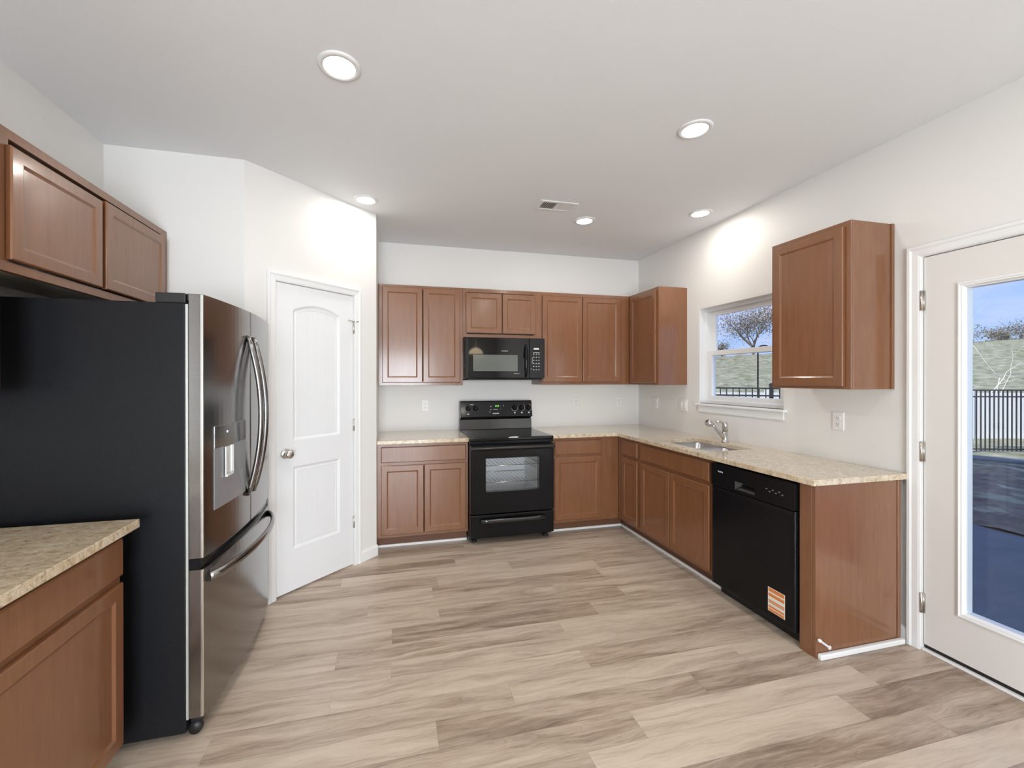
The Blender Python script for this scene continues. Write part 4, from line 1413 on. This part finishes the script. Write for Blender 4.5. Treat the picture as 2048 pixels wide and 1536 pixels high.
vfz0, vfz1 = -0.30, 1.03
vfn = thing('vinyl_fence', 'white vinyl board fence standing behind the black metal fence', 'fence', tuple(out(11.6, 3.0, vfz0)))
VA, VB = out(12.4, 2.5), out(11.2, 20.0)
vd_ = (VB - VA)
vL = vd_.length
vd_.normalize()
VT = frame((VA.x, VA.y, 0), vd_, (0, 0, 1), (-vd_.y, vd_.x, 0))
k = 0
while k * 1.8 < vL - 0.1:
    u0 = k * 1.8
    MB().fbox(VT, u0 - 0.06, u0 + 0.06, vfz0 - 0.1, vfz1 + 0.08, -0.06, 0.06).build('post', 'fence_white', vfn, 0.004, 1)
    pm = MB()
    for q in range(11):
        a = u0 + 0.06 + (1.8 - 0.12) * q / 11
        pm.fbox(VT, a + 0.004, a + (1.8 - 0.12) / 11 - 0.004, vfz0 + 0.05, vfz1 - 0.03, -0.015, 0.015)
    pm.fbox(VT, u0 + 0.06, u0 + 1.74, vfz1 - 0.10, vfz1, -0.025, 0.025).fbox(VT, u0 + 0.06, u0 + 1.74, vfz0 + 0.03, vfz0 + 0.15, -0.025, 0.025)
    pm.build('fence_panel', 'fence_white', vfn)
    k += 1

hk = out(9.0, 5.69)
hkt = thing('shepherd_hook', 'thin black shepherd hook pole standing by the fence outside the kitchen window', 'garden hook', (hk.x, hk.y, GZ))
pts = [(hk.x, hk.y, GZ - 0.2), (hk.x, hk.y, 2.02)]
pts += [tuple(Vector((hk.x, hk.y, 2.05)) + RW_ * (0.13 * (1 - math.cos(a))) + Vector((0, 0, 0.09 * math.sin(a)))) for a in [PI * 1.15 * i / 10 for i in range(11)]]
MB().tube(pts, 0.016, 8).build('pole', 'fence_black', hkt)


def tree(name, base, height, label, bark, seed, spread=0.5, levels=4, leaf_n=0, lean=(0, 0), r0=0.12, lsize=0.07, forks=(2, 3), group=None, trunk_frac=0.3):
    r = random.Random(seed)
    t = thing(name, label, 'tree', tuple(base), group)
    wd = MB()
    tips = []

    def grow(p, d, L, rad, lv):
        n = 4
        pts, cur, dd = [p], Vector(p), Vector(d)
        for i in range(n):
            dd = (dd + Vector((r.uniform(-1, 1), r.uniform(-1, 1), r.uniform(-0.5, 0.7))) * 0.16).normalized()
            cur = cur + dd * (L / n)
            pts.append(cur.copy())
        wd.tube(pts, [rad * (1 - 0.45 * i / n) for i in range(n + 1)], 6 if lv > 1 else 4)
        tips.extend(pts[2:] if lv <= 2 else [])
        if lv == 0:
            return
        for q in range(r.randint(*forks) + (1 if lv == levels else 0)):
            s = r.choice(pts[2:]) if q else pts[-1]
            nd_ = (dd * 0.75 + Vector((r.uniform(-1, 1), r.uniform(-1, 1), r.uniform(-0.25, 0.8))) * spread * 1.4).normalized()
            grow(s, nd_, L * r.uniform(0.6, 0.82), rad * 0.55, lv - 1)
    grow(Vector(base) - Vector((0, 0, 0.15)), Vector((lean[0], lean[1], 1)).normalized(), height * trunk_frac, r0, levels)
    wd.build('trunk', bark, t)
    if leaf_n:
        lf_ = MB()
        for q in range(leaf_n):
            c = r.choice(tips) + Vector((r.gauss(0, 0.22), r.gauss(0, 0.22), r.gauss(0, 0.2))) * (height / 6)
            a = Vector((r.uniform(-1, 1), r.uniform(-1, 1), r.uniform(-1, 1))).normalized()
            b = a.cross(Vector((r.uniform(-1, 1), r.uniform(-1, 1), r.uniform(-1, 1)))).normalized()
            s = lsize * r.uniform(0.6, 1.3)
            lf_.add([c - a * s, c + b * s * 0.5, c + a * s, c - b * s * 0.5], [(0, 1, 2, 3)])
        tag(lf_.build('foliage', 'leaf', t), kind='stuff')
    return t


def on_hill(dep, lat):
    return out(dep, lat, ground_z(dep, lat))


def low(v, dz):
    return Vector((v.x, v.y, v.z - dz))


tree('leafy_tree', low(on_hill(31, 18.6 * 31 / 30), 0.5), 14.0, 'large half-bare brown tree on the hill, centre of the kitchen window', 'bark', 4, 0.46, 5, 4200, r0=0.12, lsize=0.055, forks=(3, 3), group='trees on the hill', trunk_frac=0.115)
tree('leafy_tree', low(on_hill(37, 20.9 * 37 / 30), 0.6), 14.0, 'tangled half-bare tree on the hill near the right edge of the kitchen window', 'bark', 11, 0.6, 5, 1600, r0=0.10, lsize=0.06, forks=(2, 3), group='trees on the hill', trunk_frac=0.12)
tree('leafy_tree', low(on_hill(34, 16.5 * 34 / 30), 0.5), 6.0, 'low brown tree on the hill at the left edge of the kitchen window', 'bark', 17, 0.7, 4, 900, r0=0.06, lsize=0.06, forks=(2, 3), group='trees on the hill', trunk_frac=0.13)
for i, (lat, h, l_) in enumerate(((30.6, 1.9, 'low brown tree on the hilltop at the left edge of the door glass'), (33.4, 2.1, 'low brown tree on the hilltop in the middle of the door glass'),
                                  (35.6, 1.6, 'low brown tree on the hilltop near the right edge of the door glass'), (37.6, 2.2, 'low brown tree on the hilltop at the right edge of the door glass'))):
    tree('leafy_tree', low(on_hill(30.5, lat * 30.5 / 30), 1.0), h * 2.7, l_, 'bark', 40 + i, 1.0, 4, 1000, r0=0.05, lsize=0.06, forks=(2, 3), group='trees on the hill', trunk_frac=0.17)
tree('birch_tree', out(12.9, 15.45, GZ - 0.2), 4.0, 'slender pale bare tree behind the fences, right in the door glass', 'birch', 23, 0.45, 3, 0, lean=(0.16, -0.05), r0=0.022, forks=(1, 2), group='pale bare trees', trunk_frac=0.5)
tree('birch_tree', out(12.9, 14.62, GZ - 0.2), 3.0, 'pale bare tree stump with thin shoots at the left edge of the door glass', 'birch', 9, 0.5, 2, 0, lean=(-0.04, 0), r0=0.038, forks=(1, 2), group='pale bare trees', trunk_frac=0.5)
